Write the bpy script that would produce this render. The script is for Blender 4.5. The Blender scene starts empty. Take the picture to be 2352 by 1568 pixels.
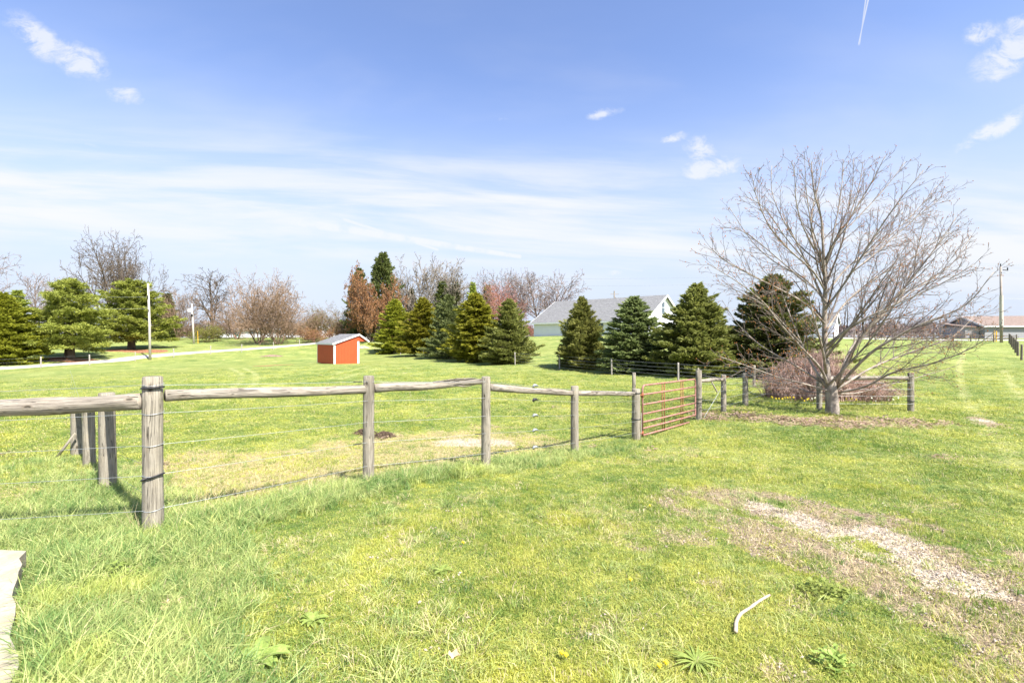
import bpy, math, random
import numpy as np
from mathutils import Vector, Matrix
# ------------------------------------------------------------------ camera, sky, sun
S = bpy.context.scene
COL = S.collection
F, CX, HY, CH = 1110.0, 1176.0, 775.0, 2.4        # focal length, centre and horizon in photo pixels (2352 wide), eye height
cam = bpy.data.objects.new('camera', bpy.data.cameras.new('camera'))
COL.objects.link(cam); S.camera = cam
cam.location = (0, 0, CH); cam.rotation_euler = (math.radians(90), 0, 0)
cam.data.sensor_width = 36; cam.data.lens = F/2352*36
cam.data.shift_y = -(784-HY)/2352
cam.data.clip_end = 5000; cam.data.clip_start = 0.05
SUN = Vector((0.68, -0.73, 0)).normalized(); EL = math.radians(52)
SUNV = Vector((SUN.x*math.cos(EL), SUN.y*math.cos(EL), math.sin(EL)))
sl = bpy.data.lights.new('sun', 'SUN'); sl.energy = 4.6; sl.angle = math.radians(0.53); sl.color = (1, 0.955, 0.88)
so = bpy.data.objects.new('sun', sl); COL.objects.link(so)
so.rotation_euler = SUNV.to_track_quat('Z', 'Y').to_euler()
S.view_settings.view_transform = 'Standard'; S.view_settings.look = 'None'
S.view_settings.exposure = 1.5; S.view_settings.gamma = 1
S.cycles.max_bounces = 5; S.cycles.diffuse_bounces = 3; S.cycles.transmission_bounces = 3; S.cycles.glossy_bounces = 2
S.render.resolution_x = 1024; S.render.resolution_y = 682
world = bpy.data.worlds.new('World'); S.world = world; world.use_nodes = True

class NT:
    """small helper to write node trees"""
    def __init__(s, nt): s.nt = nt; nt.nodes.clear()
    def n(s, t, **k):
        nd = s.nt.nodes.new(t)
        ins = k.pop('i', {})
        for a, v in k.items(): setattr(nd, a, v)
        for a, v in ins.items(): s.set(nd, a, v)
        return nd
    def set(s, nd, a, v):
        sock = nd.inputs[a]
        if isinstance(v, bpy.types.NodeSocket): s.nt.links.new(v, sock)
        elif isinstance(v, bpy.types.Node): s.nt.links.new(v.outputs[0], sock)
        else: sock.default_value = v
    def m(s, op, a, b=0.0, c=0.0, clamp=False):
        nd = s.nt.nodes.new('ShaderNodeMath'); nd.operation = op; nd.use_clamp = clamp
        for i, v in enumerate((a, b, c)): s.set(nd, i, v)
        return nd.outputs[0]
    def vm(s, op, a, b=(0, 0, 0)):
        nd = s.nt.nodes.new('ShaderNodeVectorMath'); nd.operation = op
        s.set(nd, 0, a); s.set(nd, 1, b); return nd.outputs[0]
    def mix(s, f, a, b):
        nd = s.nt.nodes.new('ShaderNodeMix'); nd.data_type = 'RGBA'
        s.set(nd, 0, f)
        for i, v in ((6, a), (7, b)):
            if isinstance(v, tuple) and len(v) == 3: v = v+(1,)
            s.set(nd, i, v)
        return nd.outputs[2]
    def noise(s, vec, scale, detail=3, rough=0.55, dist=0.0):
        nd = s.nt.nodes.new('ShaderNodeTexNoise')
        if vec is not None: s.set(nd, 'Vector', vec)
        nd.inputs['Scale'].default_value = scale; nd.inputs['Detail'].default_value = detail
        nd.inputs['Roughness'].default_value = rough; nd.inputs['Distortion'].default_value = dist
        return nd.outputs[0]
    def ramp(s, v, a, b, lo=0.0, hi=1.0):
        nd = s.nt.nodes.new('ShaderNodeMapRange'); nd.interpolation_type = 'SMOOTHSTEP'
        for i, x in enumerate((v, a, b, lo, hi)): s.set(nd, i, x)
        return nd.outputs[0]

def build_sky():
    T = NT(world.node_tree)
    out = T.n('ShaderNodeOutputWorld'); bg = T.n('ShaderNodeBackground')
    T.nt.links.new(bg.outputs[0], out.inputs[0])
    sky = T.n('ShaderNodeTexSky', sky_type='NISHITA', sun_disc=False)
    sky.sun_elevation = EL; sky.sun_rotation = math.atan2(SUN.x, SUN.y)
    sky.air_density = 1.0; sky.dust_density = 0.6; sky.ozone_density = 2.2; sky.altitude = 0
    tc = T.n('ShaderNodeTexCoord'); sx = T.n('ShaderNodeSeparateXYZ', i={0: tc.outputs['Generated']})
    x, y, z = sx.outputs
    yy = T.m('MAXIMUM', T.m('ABSOLUTE', y), 0.05)
    u = T.m('DIVIDE', x, yy); v = T.m('DIVIDE', z, yy)
    front = T.ramp(y, 0.02, 0.12)
    uv = T.n('ShaderNodeCombineXYZ', i={0: u, 1: v, 2: 0.0}).outputs[0]
    w1 = T.m('SUBTRACT', T.noise(uv, 9.0, 5, 0.6), 0.5)
    w2 = T.m('SUBTRACT', T.noise(T.vm('ADD', uv, (7, 3, 1)), 9.0, 5, 0.6), 0.5)
    fine = T.noise(T.vm('MULTIPLY', uv, (1, 1.7, 1)), 17.0, 9, 0.68, 0.5)
    total = None
    def add(v_):
        nonlocal total
        total = v_ if total is None else T.m('MAXIMUM', total, v_)
    # puffs : px, py, half length, half width, tilt (degrees, + rises to the right), strength
    for (px, py, a, b, t, k) in [(90, 88, 95, 38, -33, 1.25), (175, 135, 80, 36, -30, 1.25), (283, 222, 60, 22, -5, .9),
                                 (1383, 258, 42, 14, 16, 1.2), (1543, 321, 42, 13, 10, 1.1), (1612, 350, 50, 30, -20, 1.2),
                                 (1632, 384, 75, 27, 10, 1.3), (2262, 80, 55, 26, 18, 1.2), (2325, 122, 120, 46, 34, 1.25), (2352, 50, 50, 26, 34, 1.0),
                                 (2295, 296, 105, 22, 33, 1.3), (1400, 630, 48, 9, 8, .7), (2225, 463, 52, 14, 6, .6),
                                 (2100, 510, 130, 26, 12, .6), (205, 328, 30, 8, -20, .35), (1155, 275, 26, 5, 0, .3)]:
        c0, s0 = math.cos(math.radians(t)), math.sin(math.radians(t))
        du = T.m('SUBTRACT', T.m('MULTIPLY_ADD', w1, 90/F, u), (px-CX)/F)
        dv = T.m('SUBTRACT', T.m('MULTIPLY_ADD', w2, 56/F, v), (HY-py)/F)
        p = T.m('DIVIDE', T.m('ADD', T.m('MULTIPLY', du, c0), T.m('MULTIPLY', dv, s0)), a/F)
        q = T.m('DIVIDE', T.m('SUBTRACT', T.m('MULTIPLY', dv, c0), T.m('MULTIPLY', du, s0)), b/F)
        r = T.m('SQRT', T.m('ADD', T.m('MULTIPLY', p, p), T.m('MULTIPLY', q, q)))
        g = T.ramp(r, 0.0, 1.5, k, 0.0)
        add(T.ramp(T.m('MULTIPLY', g, T.m('MULTIPLY_ADD', fine, 3.4, -0.95)), 0.05, 1.0))
    # thin veils in bands, and vapour trails
    st = T.vm('MULTIPLY', T.n('ShaderNodeCombineXYZ', i={0: u, 1: T.m('MULTIPLY_ADD', u, 0.06, v), 2: 0.0}).outputs[0], (0.9, 9.0, 1))
    band = T.noise(st, 1.5, 6, 0.58, 0.3)
    vs = T.m('MULTIPLY_ADD', u, 0.05, v)
    env = T.m('MULTIPLY', T.ramp(vs, 0.05, 0.22), T.ramp(vs, 0.26, 0.46, 1.0, 0.0))
    veil = T.m('MULTIPLY', T.ramp(band, 0.36, 0.64, 0.05, 1.0), T.m('MULTIPLY', env, 0.95))
    soft = T.noise(T.vm('MULTIPLY', uv, (0.8, 2.2, 1)), 2.4, 4, 0.5, 0.2)
    veil2 = T.m('MULTIPLY', T.ramp(soft, 0.42, 0.78), T.ramp(v, 0.85, 0.25, 0.0, 0.30))
    def trail(x0, y0, x1, y1, w, k, grow=0.0, lo=0.35):
        u0, v0, u1, v1 = (x0-CX)/F, (HY-y0)/F, (x1-CX)/F, (HY-y1)/F
        L = math.hypot(u1-u0, v1-v0); ax, ay = (u1-u0)/L, (v1-v0)/L
        du = T.m('SUBTRACT', u, u0); dv = T.m('SUBTRACT', v, v0)
        p = T.m('ADD', T.m('MULTIPLY', du, ax), T.m('MULTIPLY', dv, ay))
        q = T.m('ABSOLUTE', T.m('SUBTRACT', T.m('MULTIPLY', dv, ax), T.m('MULTIPLY', du, ay)))
        ww = T.m('MULTIPLY_ADD', p, grow, w/F)
        g = T.ramp(T.m('DIVIDE', q, ww), 0.2, 1.0, k, 0.0)
        g = T.m('MULTIPLY', g, T.m('MULTIPLY', T.ramp(p, -0.002, 0.006), T.ramp(p, L*0.8, L, 1.0, 0.0)))
        add(T.m('MULTIPLY', g, T.ramp(T.noise(uv, 30, 3), 0.2, 0.55, lo, 1.0)))
    trail(1971, 106, 2003, -40, 1.6, .9, .012, .8); trail(1974, 106, 1994, -40, 1.6, .8, .01, .8)
    trail(1200, 590, 560, 490, 8, 1.1, .03); trail(1010, 575, 740, 488, 5, 1.0, .01); trail(1480, 622, 1100, 575, 5, .4, .01)
    total = T.m('MULTIPLY', T.m('MAXIMUM', T.m('MULTIPLY', total, .82), T.m('ADD', veil, veil2)), front)
    # paler air near the horizon
    el = T.m('DIVIDE', z, T.m('SQRT', T.m('ADD', T.m('MULTIPLY', x, x), T.m('MULTIPLY', y, y))))
    low = T.ramp(el, 0.02, 0.56, 0.95, 0.0)
    base = T.vm('MULTIPLY', sky.outputs[0], (1.04, 0.99, 1.12))
    c = T.mix(low, base, (2.88, 3.27, 3.98))
    c = T.mix(T.m('MULTIPLY', total, 0.9), c, (3.95, 4.0, 4.15))
    T.set(bg, 0, c); bg.inputs[1].default_value = 0.087
build_sky()

# ------------------------------------------------------------------ terrain height
CTRL = [(1176,1568,2.35),(0,1568,2.25),(2352,1568,2.35),(350,1225,4.64),(847,1105,6.4),(1116,1072,7.5),(1320,1038,9.2),
 (1460,1010,11),(1605,963,13.5),(1662,948,14.5),(1712,932,16),(1778,910,19),(250,1125,6.9),(205,1072,8.5),(175,1050,9.4),
 (2352,1126,6),(1800,1200,4.9),(2352,967,13),(1912,952,14.4),(2092,945,15),(600,881,25),(0,900,22),(1176,870,28),(767,836,46),
 (94,844,51),(206,838,55),(310,829,62),(399,820,66),(484,813,70),(555,808,73),(628,802,76),(688,796,80),(0,850,50),
 (155,822,60),(295,803,72),(20,836,55),(443,790,85),(600,786,88),(730,783,92),(850,786,86),(907,812,72),(970,818,62),
 (1030,825,54),(1090,832,47.5),(1170,838,42.5),(1338,848,37),(1455,860,31.5),(1600,868,29),(1775,870,28.5),(1240,800,60),
 (1240,772,86),(1500,772,72),(1700,775,72),(2300,787,63),(2000,779,80),(2352,826,37),(2198,810,41),(1950,830,32),(2352,786,70),
 (400,778,100),(0,785,100),(1100,778,100),(1500,770,110),(2352,775,110),(1700,820,42)]
pts = [((px-CX)/F*d, d, CH-(py-HY)/F*d) for px, py, d in CTRL]
pts += [(0,0,.76),(-4,0,.76),(4,0,.76),(0,-10,.9),(-15,-5,.8),(15,-5,.9),(-25,10,.1),(25,12,.4),(-30,-20,.8),(30,-20,.9),(0,-40,1),(60,-10,1),(-60,-10,.2)]
_P = np.array(pts); _S = 20.0
def _phi(r): return r*r*np.log(r+1e-9)
def _fit():
    n = len(_P); xy = _P[:, :2]/_S
    A = np.zeros((n+3, n+3)); D = np.hypot(xy[:, None, 0]-xy[None, :, 0], xy[:, None, 1]-xy[None, :, 1])
    A[:n, :n] = _phi(D)+np.eye(n)*0.004
    A[:n, n] = 1; A[:n, n+1:] = xy; A[n, :n] = 1; A[n+1:, :n] = xy.T
    return np.linalg.solve(A, np.concatenate([_P[:, 2], np.zeros(3)]))
_W = _fit()
def vhash(ix, iy, seed):
    h = (ix.astype(np.int64)*374761393+iy.astype(np.int64)*668265263+seed*69069) & 0xffffffff
    h = ((h ^ (h >> 13))*1274126177) & 0xffffffff
    return ((h ^ (h >> 16)) & 0xffff)/65535.0
def vnoise(x, y, seed=0):
    ix = np.floor(x); iy = np.floor(y); fx = x-ix; fy = y-iy
    fx = fx*fx*(3-2*fx); fy = fy*fy*(3-2*fy)
    a = vhash(ix, iy, seed); b = vhash(ix+1, iy, seed); c = vhash(ix, iy+1, seed); d = vhash(ix+1, iy+1, seed)
    return (a*(1-fx)+b*fx)*(1-fy)+(c*(1-fx)+d*fx)*fy
def fbm(x, y, seed=0, o=4):
    s = 0; a = .5; t = 0
    for i in range(o):
        s = s+a*vnoise(x*2**i, y*2**i, seed+i*17); t += a; a *= .55
    return s/t
def sm(a, b, x):
    t = np.clip((x-a)/(b-a), 0, 1); return t*t*(3-2*t)
def HH(x, y):
    x = np.atleast_1d(np.asarray(x, float)); y = np.atleast_1d(np.asarray(y, float))
    z = np.zeros(x.shape)
    xs, ys = x.ravel()/_S, y.ravel()/_S
    zz = np.full(xs.shape, _W[len(_P)])+_W[-2]*xs+_W[-1]*ys
    for i in range(len(_P)):
        zz += _W[i]*_phi(np.hypot(xs-_P[i, 0]/_S, ys-_P[i, 1]/_S))
    z = zz.reshape(x.shape)
    r = np.hypot(x, y)
    k = sm(95, 150, r); k = np.maximum(k, sm(20, 50, -y))
    tgt = np.where(y < 0, 1.2, 2.25)
    z = z*(1-k)+tgt*k
    z = z+(fbm(x*1.3, y*1.3, 5)-.5)*.05*sm(60, 5, r)+(fbm(x*.25, y*.25, 9)-.5)*.16*sm(6, 14, r)
    return z
def H(x, y): return float(HH(x, y)[0])
def gp(px, py, lo=1.2, hi=300):
    """point of the ground seen at a photo pixel"""
    d = np.geomspace(lo, hi, 1500); z = CH-(py-HY)/F*d
    g = HH((px-CX)/F*d, d); k = np.argmax(z < g)
    if k == 0: k = len(d)-1
    return ((px-CX)/F*d[k], d[k], g[k])
def wf(px): return math.cos(math.atan((px-CX)/F))
def bp(px, d):
    x = (px-CX)/F*d; return (x, d, H(x, d))

# ------------------------------------------------------------------ mesh helpers
class MB:
    def __init__(s): s.v = []; s.f = []; s.uv = []; s.mi = []
    def tube(s, pts, rad, sides=8, cap=True, jit=0.0, mi=0, rng=random):
        pts = [Vector(p) for p in pts]; n = len(pts)
        if not hasattr(rad, '__len__'): rad = [rad]*n
        b = len(s.v); t = (pts[1]-pts[0]).normalized()
        ref = Vector((0, 0, 1)) if abs(t.z) < .9 else Vector((1, 0, 0))
        a = t.cross(ref).normalized(); L = 0; Ls = []
        prof = [1+rng.uniform(-jit, jit) for _ in range(sides)] if jit else None
        for i, p in enumerate(pts):
            if i: L += (p-pts[i-1]).length
            Ls.append(L)
            t = (pts[min(i+1, n-1)]-pts[max(i-1, 0)]).normalized()
            a = (a-t*a.dot(t)).normalized(); c = t.cross(a)
            for k in range(sides):
                w = 2*math.pi*k/sides; r = rad[i]
                if jit: r *= prof[k]*(1+rng.uniform(-jit, jit)*.4)
                s.v.append(tuple(p+a*(math.cos(w)*r)+c*(math.sin(w)*r)))
        r0 = max(rad)
        for i in range(n-1):
            for k in range(sides):
                k2 = (k+1) % sides
                s.f.append((b+i*sides+k, b+i*sides+k2, b+(i+1)*sides+k2, b+(i+1)*sides+k)); s.mi.append(mi)
                u0, u1 = k/sides*6.28*r0, (k+1)/sides*6.28*r0
                s.uv += [(u0, Ls[i]), (u1, Ls[i]), (u1, Ls[i+1]), (u0, Ls[i+1])]
        if cap:
            for i, rev in ((0, True), (n-1, False)):
                f = [b+i*sides+k for k in range(sides)]
                if rev: f = f[::-1]
                s.f.append(tuple(f)); s.mi.append(mi)
                s.uv += [(math.cos(2*math.pi*k/sides)*r0+5, math.sin(2*math.pi*k/sides)*r0) for k in range(sides)]
    def poly(s, vs, mi=0):
        b = len(s.v); s.v += [tuple(q) for q in vs]; s.f.append(tuple(range(b, b+len(vs)))); s.mi.append(mi)
        o = Vector(vs[0]); e = (Vector(vs[1])-o).normalized(); nn = e.cross(Vector(vs[-1])-o)
        g = nn.cross(e).normalized() if nn.length > 0 else Vector((0, 0, 1))
        s.uv += [((Vector(q)-o).dot(e), (Vector(q)-o).dot(g)) for q in vs]
    def box(s, o, ex, ey, ez, mi=0):
        """o corner, three edge vectors"""
        o, ex, ey, ez = map(Vector, (o, ex, ey, ez))
        if ex.cross(ey).dot(ez) < 0: ex, ey = ey, ex
        s.poly([o, o+ey, o+ey+ex, o+ex], mi); s.poly([o+ez, o+ez+ex, o+ez+ex+ey, o+ez+ey], mi)
        s.poly([o, o+ex, o+ex+ez, o+ez], mi); s.poly([o+ex, o+ex+ey, o+ex+ey+ez, o+ex+ez], mi)
        s.poly([o+ex+ey, o+ey, o+ey+ez, o+ex+ey+ez], mi); s.poly([o+ey, o, o+ez, o+ey+ez], mi)
    def cbox(s, c, a, w, d, h, mi=0):
        """box standing on c, turned by a"""
        ca, sa = math.cos(a), math.sin(a); c = Vector(c)
        ex = Vector((ca*w, sa*w, 0)); ey = Vector((-sa*d, ca*d, 0))
        s.box(c-ex/2-ey/2, ex, ey, (0, 0, h), mi)
    def build(s, name, mats, parent=None, smooth=False, local=False):
        me = bpy.data.meshes.new(name)
        off = Vector((0, 0, 0))
        if parent is not None and not local:
            p = parent
            while p is not None: off += p.location; p = p.parent
        me.from_pydata([(v[0]-off.x, v[1]-off.y, v[2]-off.z) for v in s.v], [], s.f)
        if s.uv and len(s.uv) == len(me.loops):
            l = me.uv_layers.new(name='UVMap'); l.data.foreach_set('uv', np.array(s.uv, dtype=np.float32).ravel())
        return finish(name, me, mats, parent, smooth, s.mi)
def finish(name, me, mats, parent=None, smooth=False, mi=None):
    if not isinstance(mats, (list, tuple)): mats = [mats]
    for m in mats: me.materials.append(m)
    if mi and len(mats) > 1: me.polygons.foreach_set('material_index', mi)
    if smooth: me.polygons.foreach_set('use_smooth', [True]*len(me.polygons))
    me.update()
    o = bpy.data.objects.new(name, me); COL.objects.link(o)
    if parent is not None: o.parent = parent
    return o
def np_mesh(name, V, Fc, k):
    """V (n,3), Fc (m,k)"""
    me = bpy.data.meshes.new(name)
    me.vertices.add(len(V)); me.vertices.foreach_set('co', V.astype(np.float32).ravel())
    me.loops.add(Fc.size); me.loops.foreach_set('vertex_index', Fc.astype(np.int32).ravel())
    me.polygons.add(len(Fc)); me.polygons.foreach_set('loop_start', np.arange(0, Fc.size, k, dtype=np.int32))
    me.polygons.foreach_set('loop_total', np.full(len(Fc), k, dtype=np.int32))
    me.update(calc_edges=True); return me
def tag(o, label=None, cat=None, group=None, kind=None):
    if label: o['label'] = label
    if cat: o['category'] = cat
    if group: o['group'] = group
    if kind: o['kind'] = kind
    return o
def thing(name, loc, label, cat, group=None, rz=0):
    o = bpy.data.objects.new(name, None); COL.objects.link(o); o.location = loc; o.rotation_euler = (0, 0, rz)
    o.empty_display_size = .2
    return tag(o, label, cat, group)
def copy_tree(o, parent=None):
    c = o.copy(); COL.objects.link(c)
    if parent is not None: c.parent = parent
    for ch in [q for q in bpy.data.objects if q.parent == o]: copy_tree(ch, c)
    return c

# ------------------------------------------------------------------ materials
def mat(name):
    m = bpy.data.materials.new(name); m.use_nodes = True
    T = NT(m.node_tree); out = T.n('ShaderNodeOutputMaterial')
    return m, T, out
def pbsdf(T, out, col, rough=.8, spec=.3, normal=None, metal=0):
    b = T.n('ShaderNodeBsdfPrincipled')
    if isinstance(col, tuple): col = col+(1,) if len(col) == 3 else col
    T.set(b, 'Base Color', col); T.set(b, 'Roughness', rough); b.inputs['Specular IOR Level'].default_value = spec
    T.set(b, 'Metallic', metal)
    if normal is not None: T.set(b, 'Normal', normal)
    if out is not None: T.nt.links.new(b.outputs[0], out.inputs[0])
    return b
def bump(T, h, strength=.5, dist=.02):
    return T.n('ShaderNodeBump', i={'Height': h, 'Strength': strength, 'Distance': dist}).outputs[0]
def m_simple(name, a, b, scale=6, rough=.75, bs=.2, spec=.3, metal=0, coord='Object'):
    m, T, out = mat(name)
    c = T.n('ShaderNodeTexCoord').outputs[coord]
    n = T.noise(c, scale, 5, .6); n2 = T.noise(c, scale*7, 3, .6)
    col = T.mix(T.ramp(T.m('ADD', T.m('MULTIPLY', n, .6), T.m('MULTIPLY', n2, .4)), .3, .7), a, b)
    pbsdf(T, out, col, rough, spec, bump(T, n2, bs, .01), metal); return m
def m_wood(name, light, dark, green=.25):
    """weathered grain running along the tube's length"""
    m, T, out = mat(name)
    uv = T.n('ShaderNodeTexCoord').outputs['UV']
    oi = T.n('ShaderNodeObjectInfo').outputs['Random']
    uvo = T.vm('ADD', uv, T.n('ShaderNodeCombineXYZ', i={0: T.m('MULTIPLY', oi, 30), 1: T.m('MULTIPLY', oi, 50), 2: 0.0}).outputs[0])
    g1 = T.noise(T.vm('MULTIPLY', uvo, (60, 2.5, 1)), 1.0, 5, .6, .6)
    g2 = T.noise(T.vm('MULTIPLY', uvo, (190, 5, 1)), 1.0, 3, .6)
    big = T.noise(uvo, 4.0, 4, .6)
    col = T.mix(T.ramp(g1, .32, .66), dark, light)
    col = T.mix(T.ramp(g2, .62, .74, 0, .55), col, (dark[0]*.35, dark[1]*.35, dark[2]*.33))
    col = T.mix(T.ramp(big, .5, .72, 0, .5), col, (light[0]*1.15, light[1]*1.1, light[2]*1.0))
    gm = T.noise(uvo, 7.0, 4, .65)
    col = T.mix(T.ramp(gm, .60, .75, 0, green), col, (.13, .135, .045))
    crack = T.ramp(T.noise(T.vm('MULTIPLY', uvo, (26, .9, 1)), 1.0, 2, .5, .3), .485, .5, 0, 1)
    crack2 = T.ramp(T.noise(T.vm('MULTIPLY', uvo, (26, .9, 1)), 1.0, 2, .5, .3), .5, .515, 1, 0)
    ck = T.m('MULTIPLY', T.m('MULTIPLY', crack, crack2), T.ramp(big, .38, .5))
    vo = T.n('ShaderNodeTexVoronoi', i={'Vector': T.vm('MULTIPLY', uvo, (7, 3.2, 1)), 'Scale': 1.0}).outputs['Distance']
    ck = T.m('MAXIMUM', ck, T.ramp(vo, .06, .13, .9, 0)); col = T.mix(T.ramp(vo, .13, .22, .45, 0), col, (dark[0]*.7, dark[1]*.62, dark[2]*.5))
    dk = T.noise(T.vm('MULTIPLY', uvo, (5, 1.1, 1)), 1.0, 3, .6); col = T.mix(T.ramp(dk, .52, .70, 0, .55), col, (dark[0]*.6, dark[1]*.6, dark[2]*.6))
    col = T.mix(T.m('MULTIPLY', ck, .75), col, (.03, .026, .02))
    h = T.m('SUBTRACT', T.m('ADD', g1, T.m('MULTIPLY', g2, .6)), T.m('MULTIPLY', ck, 1.5))
    pbsdf(T, out, col, .85, .2, bump(T, h, .8, .012)); return m
def m_bark(name, a, b, sc=5, stretch=.35):
    m, T, out = mat(name)
    c = T.vm('MULTIPLY', T.n('ShaderNodeTexCoord').outputs['Object'], (1, 1, stretch))
    n = T.noise(c, sc, 5, .65); n2 = T.noise(c, sc*6, 4, .6)
    col = T.mix(T.ramp(n, .35, .65), a, b)
    col = T.mix(T.ramp(n2, .55, .75, 0, .5), col, (a[0]*.5, a[1]*.5, a[2]*.5))
    pbsdf(T, out, col, .9, .15, bump(T, n2, .6, .02)); return m
def m_leaf(name, cols, sc=2.5, trans=.4, rough=.6):
    """foliage: colour varies by clump, by leaf and by plant"""
    m, T, out = mat(name)
    g = T.n('ShaderNodeNewGeometry')
    oi = T.n('ShaderNodeObjectInfo').outputs['Random']
    n = T.noise(g.outputs['Position'], sc, 3, .6)
    n2 = T.noise(g.outputs['Position'], sc*9, 2, .6)
    t = T.m('ADD', T.m('MULTIPLY', n, .45), T.m('MULTIPLY', n2, .55))
    col = T.mix(T.ramp(t, .32, .5), cols[0], cols[1])
    col = T.mix(T.ramp(t, .5, .68), col, cols[2])
    hs = T.n('ShaderNodeHueSaturation', i={'Hue': T.m('MULTIPLY_ADD', oi, .03, .485), 'Value': T.m('MULTIPLY_ADD', oi, .3, .85), 'Color': col})
    b = pbsdf(T, None, hs.outputs[0], rough, .25)
    tr = T.n('ShaderNodeBsdfTranslucent', i={0: hs.outputs[0]})
    mx = T.n('ShaderNodeMixShader', i={0: trans}); T.nt.links.new(b.outputs[0], mx.inputs[1]); T.nt.links.new(tr.outputs[0], mx.inputs[2])
    T.nt.links.new(mx.outputs[0], out.inputs[0]); return m
GRASS_D, GRASS_M, GRASS_Y = (.135, .225, .045), (.295, .355, .080), (.47, .49, .13)
def grass_colour(T, pos, oi=None):
    n1 = T.noise(pos, .35, 3, .55); n2 = T.noise(pos, 1.7, 4, .6); n3 = T.noise(pos, 11, 3, .6)
    t = T.m('ADD', T.m('MULTIPLY', n1, .4), T.m('ADD', T.m('MULTIPLY', n2, .35), T.m('MULTIPLY', n3, .25)))
    if oi is not None: t = T.m('ADD', t, T.m('MULTIPLY', T.m('SUBTRACT', oi, .5), .26))
    col = T.mix(T.ramp(t, .38, .50), GRASS_D, GRASS_M)
    col = T.mix(T.ramp(t, .49, .60), col, GRASS_Y)
    moss = T.noise(T.vm('ADD', pos, (31, 7, 0)), 1.25, 4, .6)
    return T.mix(T.ramp(moss, .54, .70, 0, .55), col, (.50, .50, .075))
def m_grass(name, dry=.12, tint=(1, 1, 1), trans=.35):
    m, T, out = mat(name)
    pos = T.n('ShaderNodeNewGeometry').outputs['Position']; oi = T.n('ShaderNodeObjectInfo').outputs['Random']
    col = T.vm('MULTIPLY', grass_colour(T, pos, oi), tint)
    bl = T.n('ShaderNodeAttribute', attribute_name='bl').outputs['Fac']      # one value per blade
    col = T.mix(T.ramp(bl, 1-dry, 1-dry+.02), col, (.60, .50, .29))
    col = T.mix(T.ramp(bl, 0, .5, .35, 0), col, (.15, .25, .05))
    b = pbsdf(T, None, col, .5, .35); tr = T.n('ShaderNodeBsdfTranslucent', i={0: col})
    mx = T.n('ShaderNodeMixShader', i={0: trans}); T.nt.links.new(b.outputs[0], mx.inputs[1]); T.nt.links.new(tr.outputs[0], mx.inputs[2])
    T.nt.links.new(mx.outputs[0], out.inputs[0]); return m
M = {}
M['wood'] = m_wood('weathered_wood', (.35, .315, .25), (.195, .17, .132), .4)
M['wood_rail'] = m_wood('weathered_rail', (.37, .33, .27), (.205, .175, .14), .15)
M['wood_far'] = m_simple('weathered_wood_far', (.42, .38, .34), (.28, .25, .22), 5)
M['wire'] = m_simple('galvanised_wire', (.36, .38, .38), (.24, .26, .26), 20, .5, .0, .4, .3)
M['rubber'] = m_simple('black_rubber', (.02, .02, .022), (.04, .04, .045), 30, .5)
M['rust'] = m_simple('rusty_red_paint', (.22, .062, .040), (.38, .24, .20), 14, .65, .3)
M['rustd'] = m_simple('rust', (.20, .06, .03), (.32, .12, .06), 20, .8, .3)
M['bark_grey'] = m_bark('smooth_grey_bark', (.20, .165, .135), (.39, .335, .28), 6)
M['bark_twig'] = m_simple('twig_bark', (.115, .09, .078), (.20, .165, .135), 3)
M['bark_brown'] = m_bark('brown_bark', (.075, .057, .043), (.16, .125, .095), 3)
M['bark_tan'] = m_bark('tan_bark', (.15, .10, .065), (.31, .215, .145), 3)
M['bark_pale'] = m_bark('pale_bark', (.16, .135, .11), (.30, .255, .205), 3)
M['bark_purple'] = m_bark('purple_brown_bark', (.15, .115, .10), (.28, .215, .185), 3)
M['bark_red'] = m_bark('red_brown_bark', (.28, .12, .09), (.42, .21, .16), 3)
M['bud'] = m_simple('orange_bud', (.50, .20, .03), (.30, .10, .04), 9, .6)
M['spruce'] = m_leaf('spruce_needles', ((.080, .098, .028), (.215, .232, .060), (.46, .45, .12)), 2.2)
M['spruce_y'] = m_leaf('yellow_green_needles', ((.095, .115, .018), (.290, .300, .032), (.55, .51, .06)), 2.2)
M['spruce_b'] = m_leaf('blue_green_needles', ((.078, .100, .042), (.200, .235, .085), (.40, .42, .16)), 2.2)
M['spruce_d'] = m_leaf('dark_needles', ((.05, .066, .022), (.13, .15, .045), (.26, .26, .075)), 1.5)
M['pine'] = m_leaf('white_pine_needles', ((.12, .16, .035), (.32, .385, .070), (.56, .59, .13)), 1.2)
M['oakleaf'] = m_leaf('dead_oak_leaves', ((.20, .085, .035), (.34, .175, .075), (.52, .32, .165)), 1.4)
M['shrub_g'] = m_leaf('budding_leaves', ((.10, .11, .02), (.21, .22, .04), (.33, .32, .07)), 1.4)
M['shrub_b'] = m_leaf('brown_bush_leaves', ((.16, .08, .035), (.27, .16, .07), (.38, .25, .12)), 1.4)
M['redbud'] = m_leaf('red_buds', ((.22, .09, .065), (.32, .15, .11), (.42, .25, .18)), 1.4)
M['blossom'] = m_leaf('white_blossom', ((.55, .5, .45), (.75, .72, .68), (.85, .82, .8)), 2)
M['pebble'] = m_leaf('pebbles', ((.22, .16, .11), (.40, .33, .26), (.58, .52, .44)), 30, 0.0, .9)
M['grass'] = m_grass('grass_blades', .06, (1.17, 1.10, .98))
M['grass_tall'] = m_grass('tall_grass_blades', .06, (1.12, 1.15, 1.6))
M['grass_dry'] = m_grass('dry_grass_blades', .80)
M['weed'] = m_leaf('weed_leaves', ((.19, .28, .06), (.30, .38, .09), (.40, .48, .14)), 9)
M['white'] = m_simple('white_paint', (.80, .80, .80), (.72, .72, .72), 2, .5)
M['dark_glass'] = m_simple('window_glass', (.05, .07, .09), (.10, .13, .16), 1, .1, 0, .6)
M['black'] = m_simple('dark_opening', (.012, .011, .010), (.02, .02, .02), 3)
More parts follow.
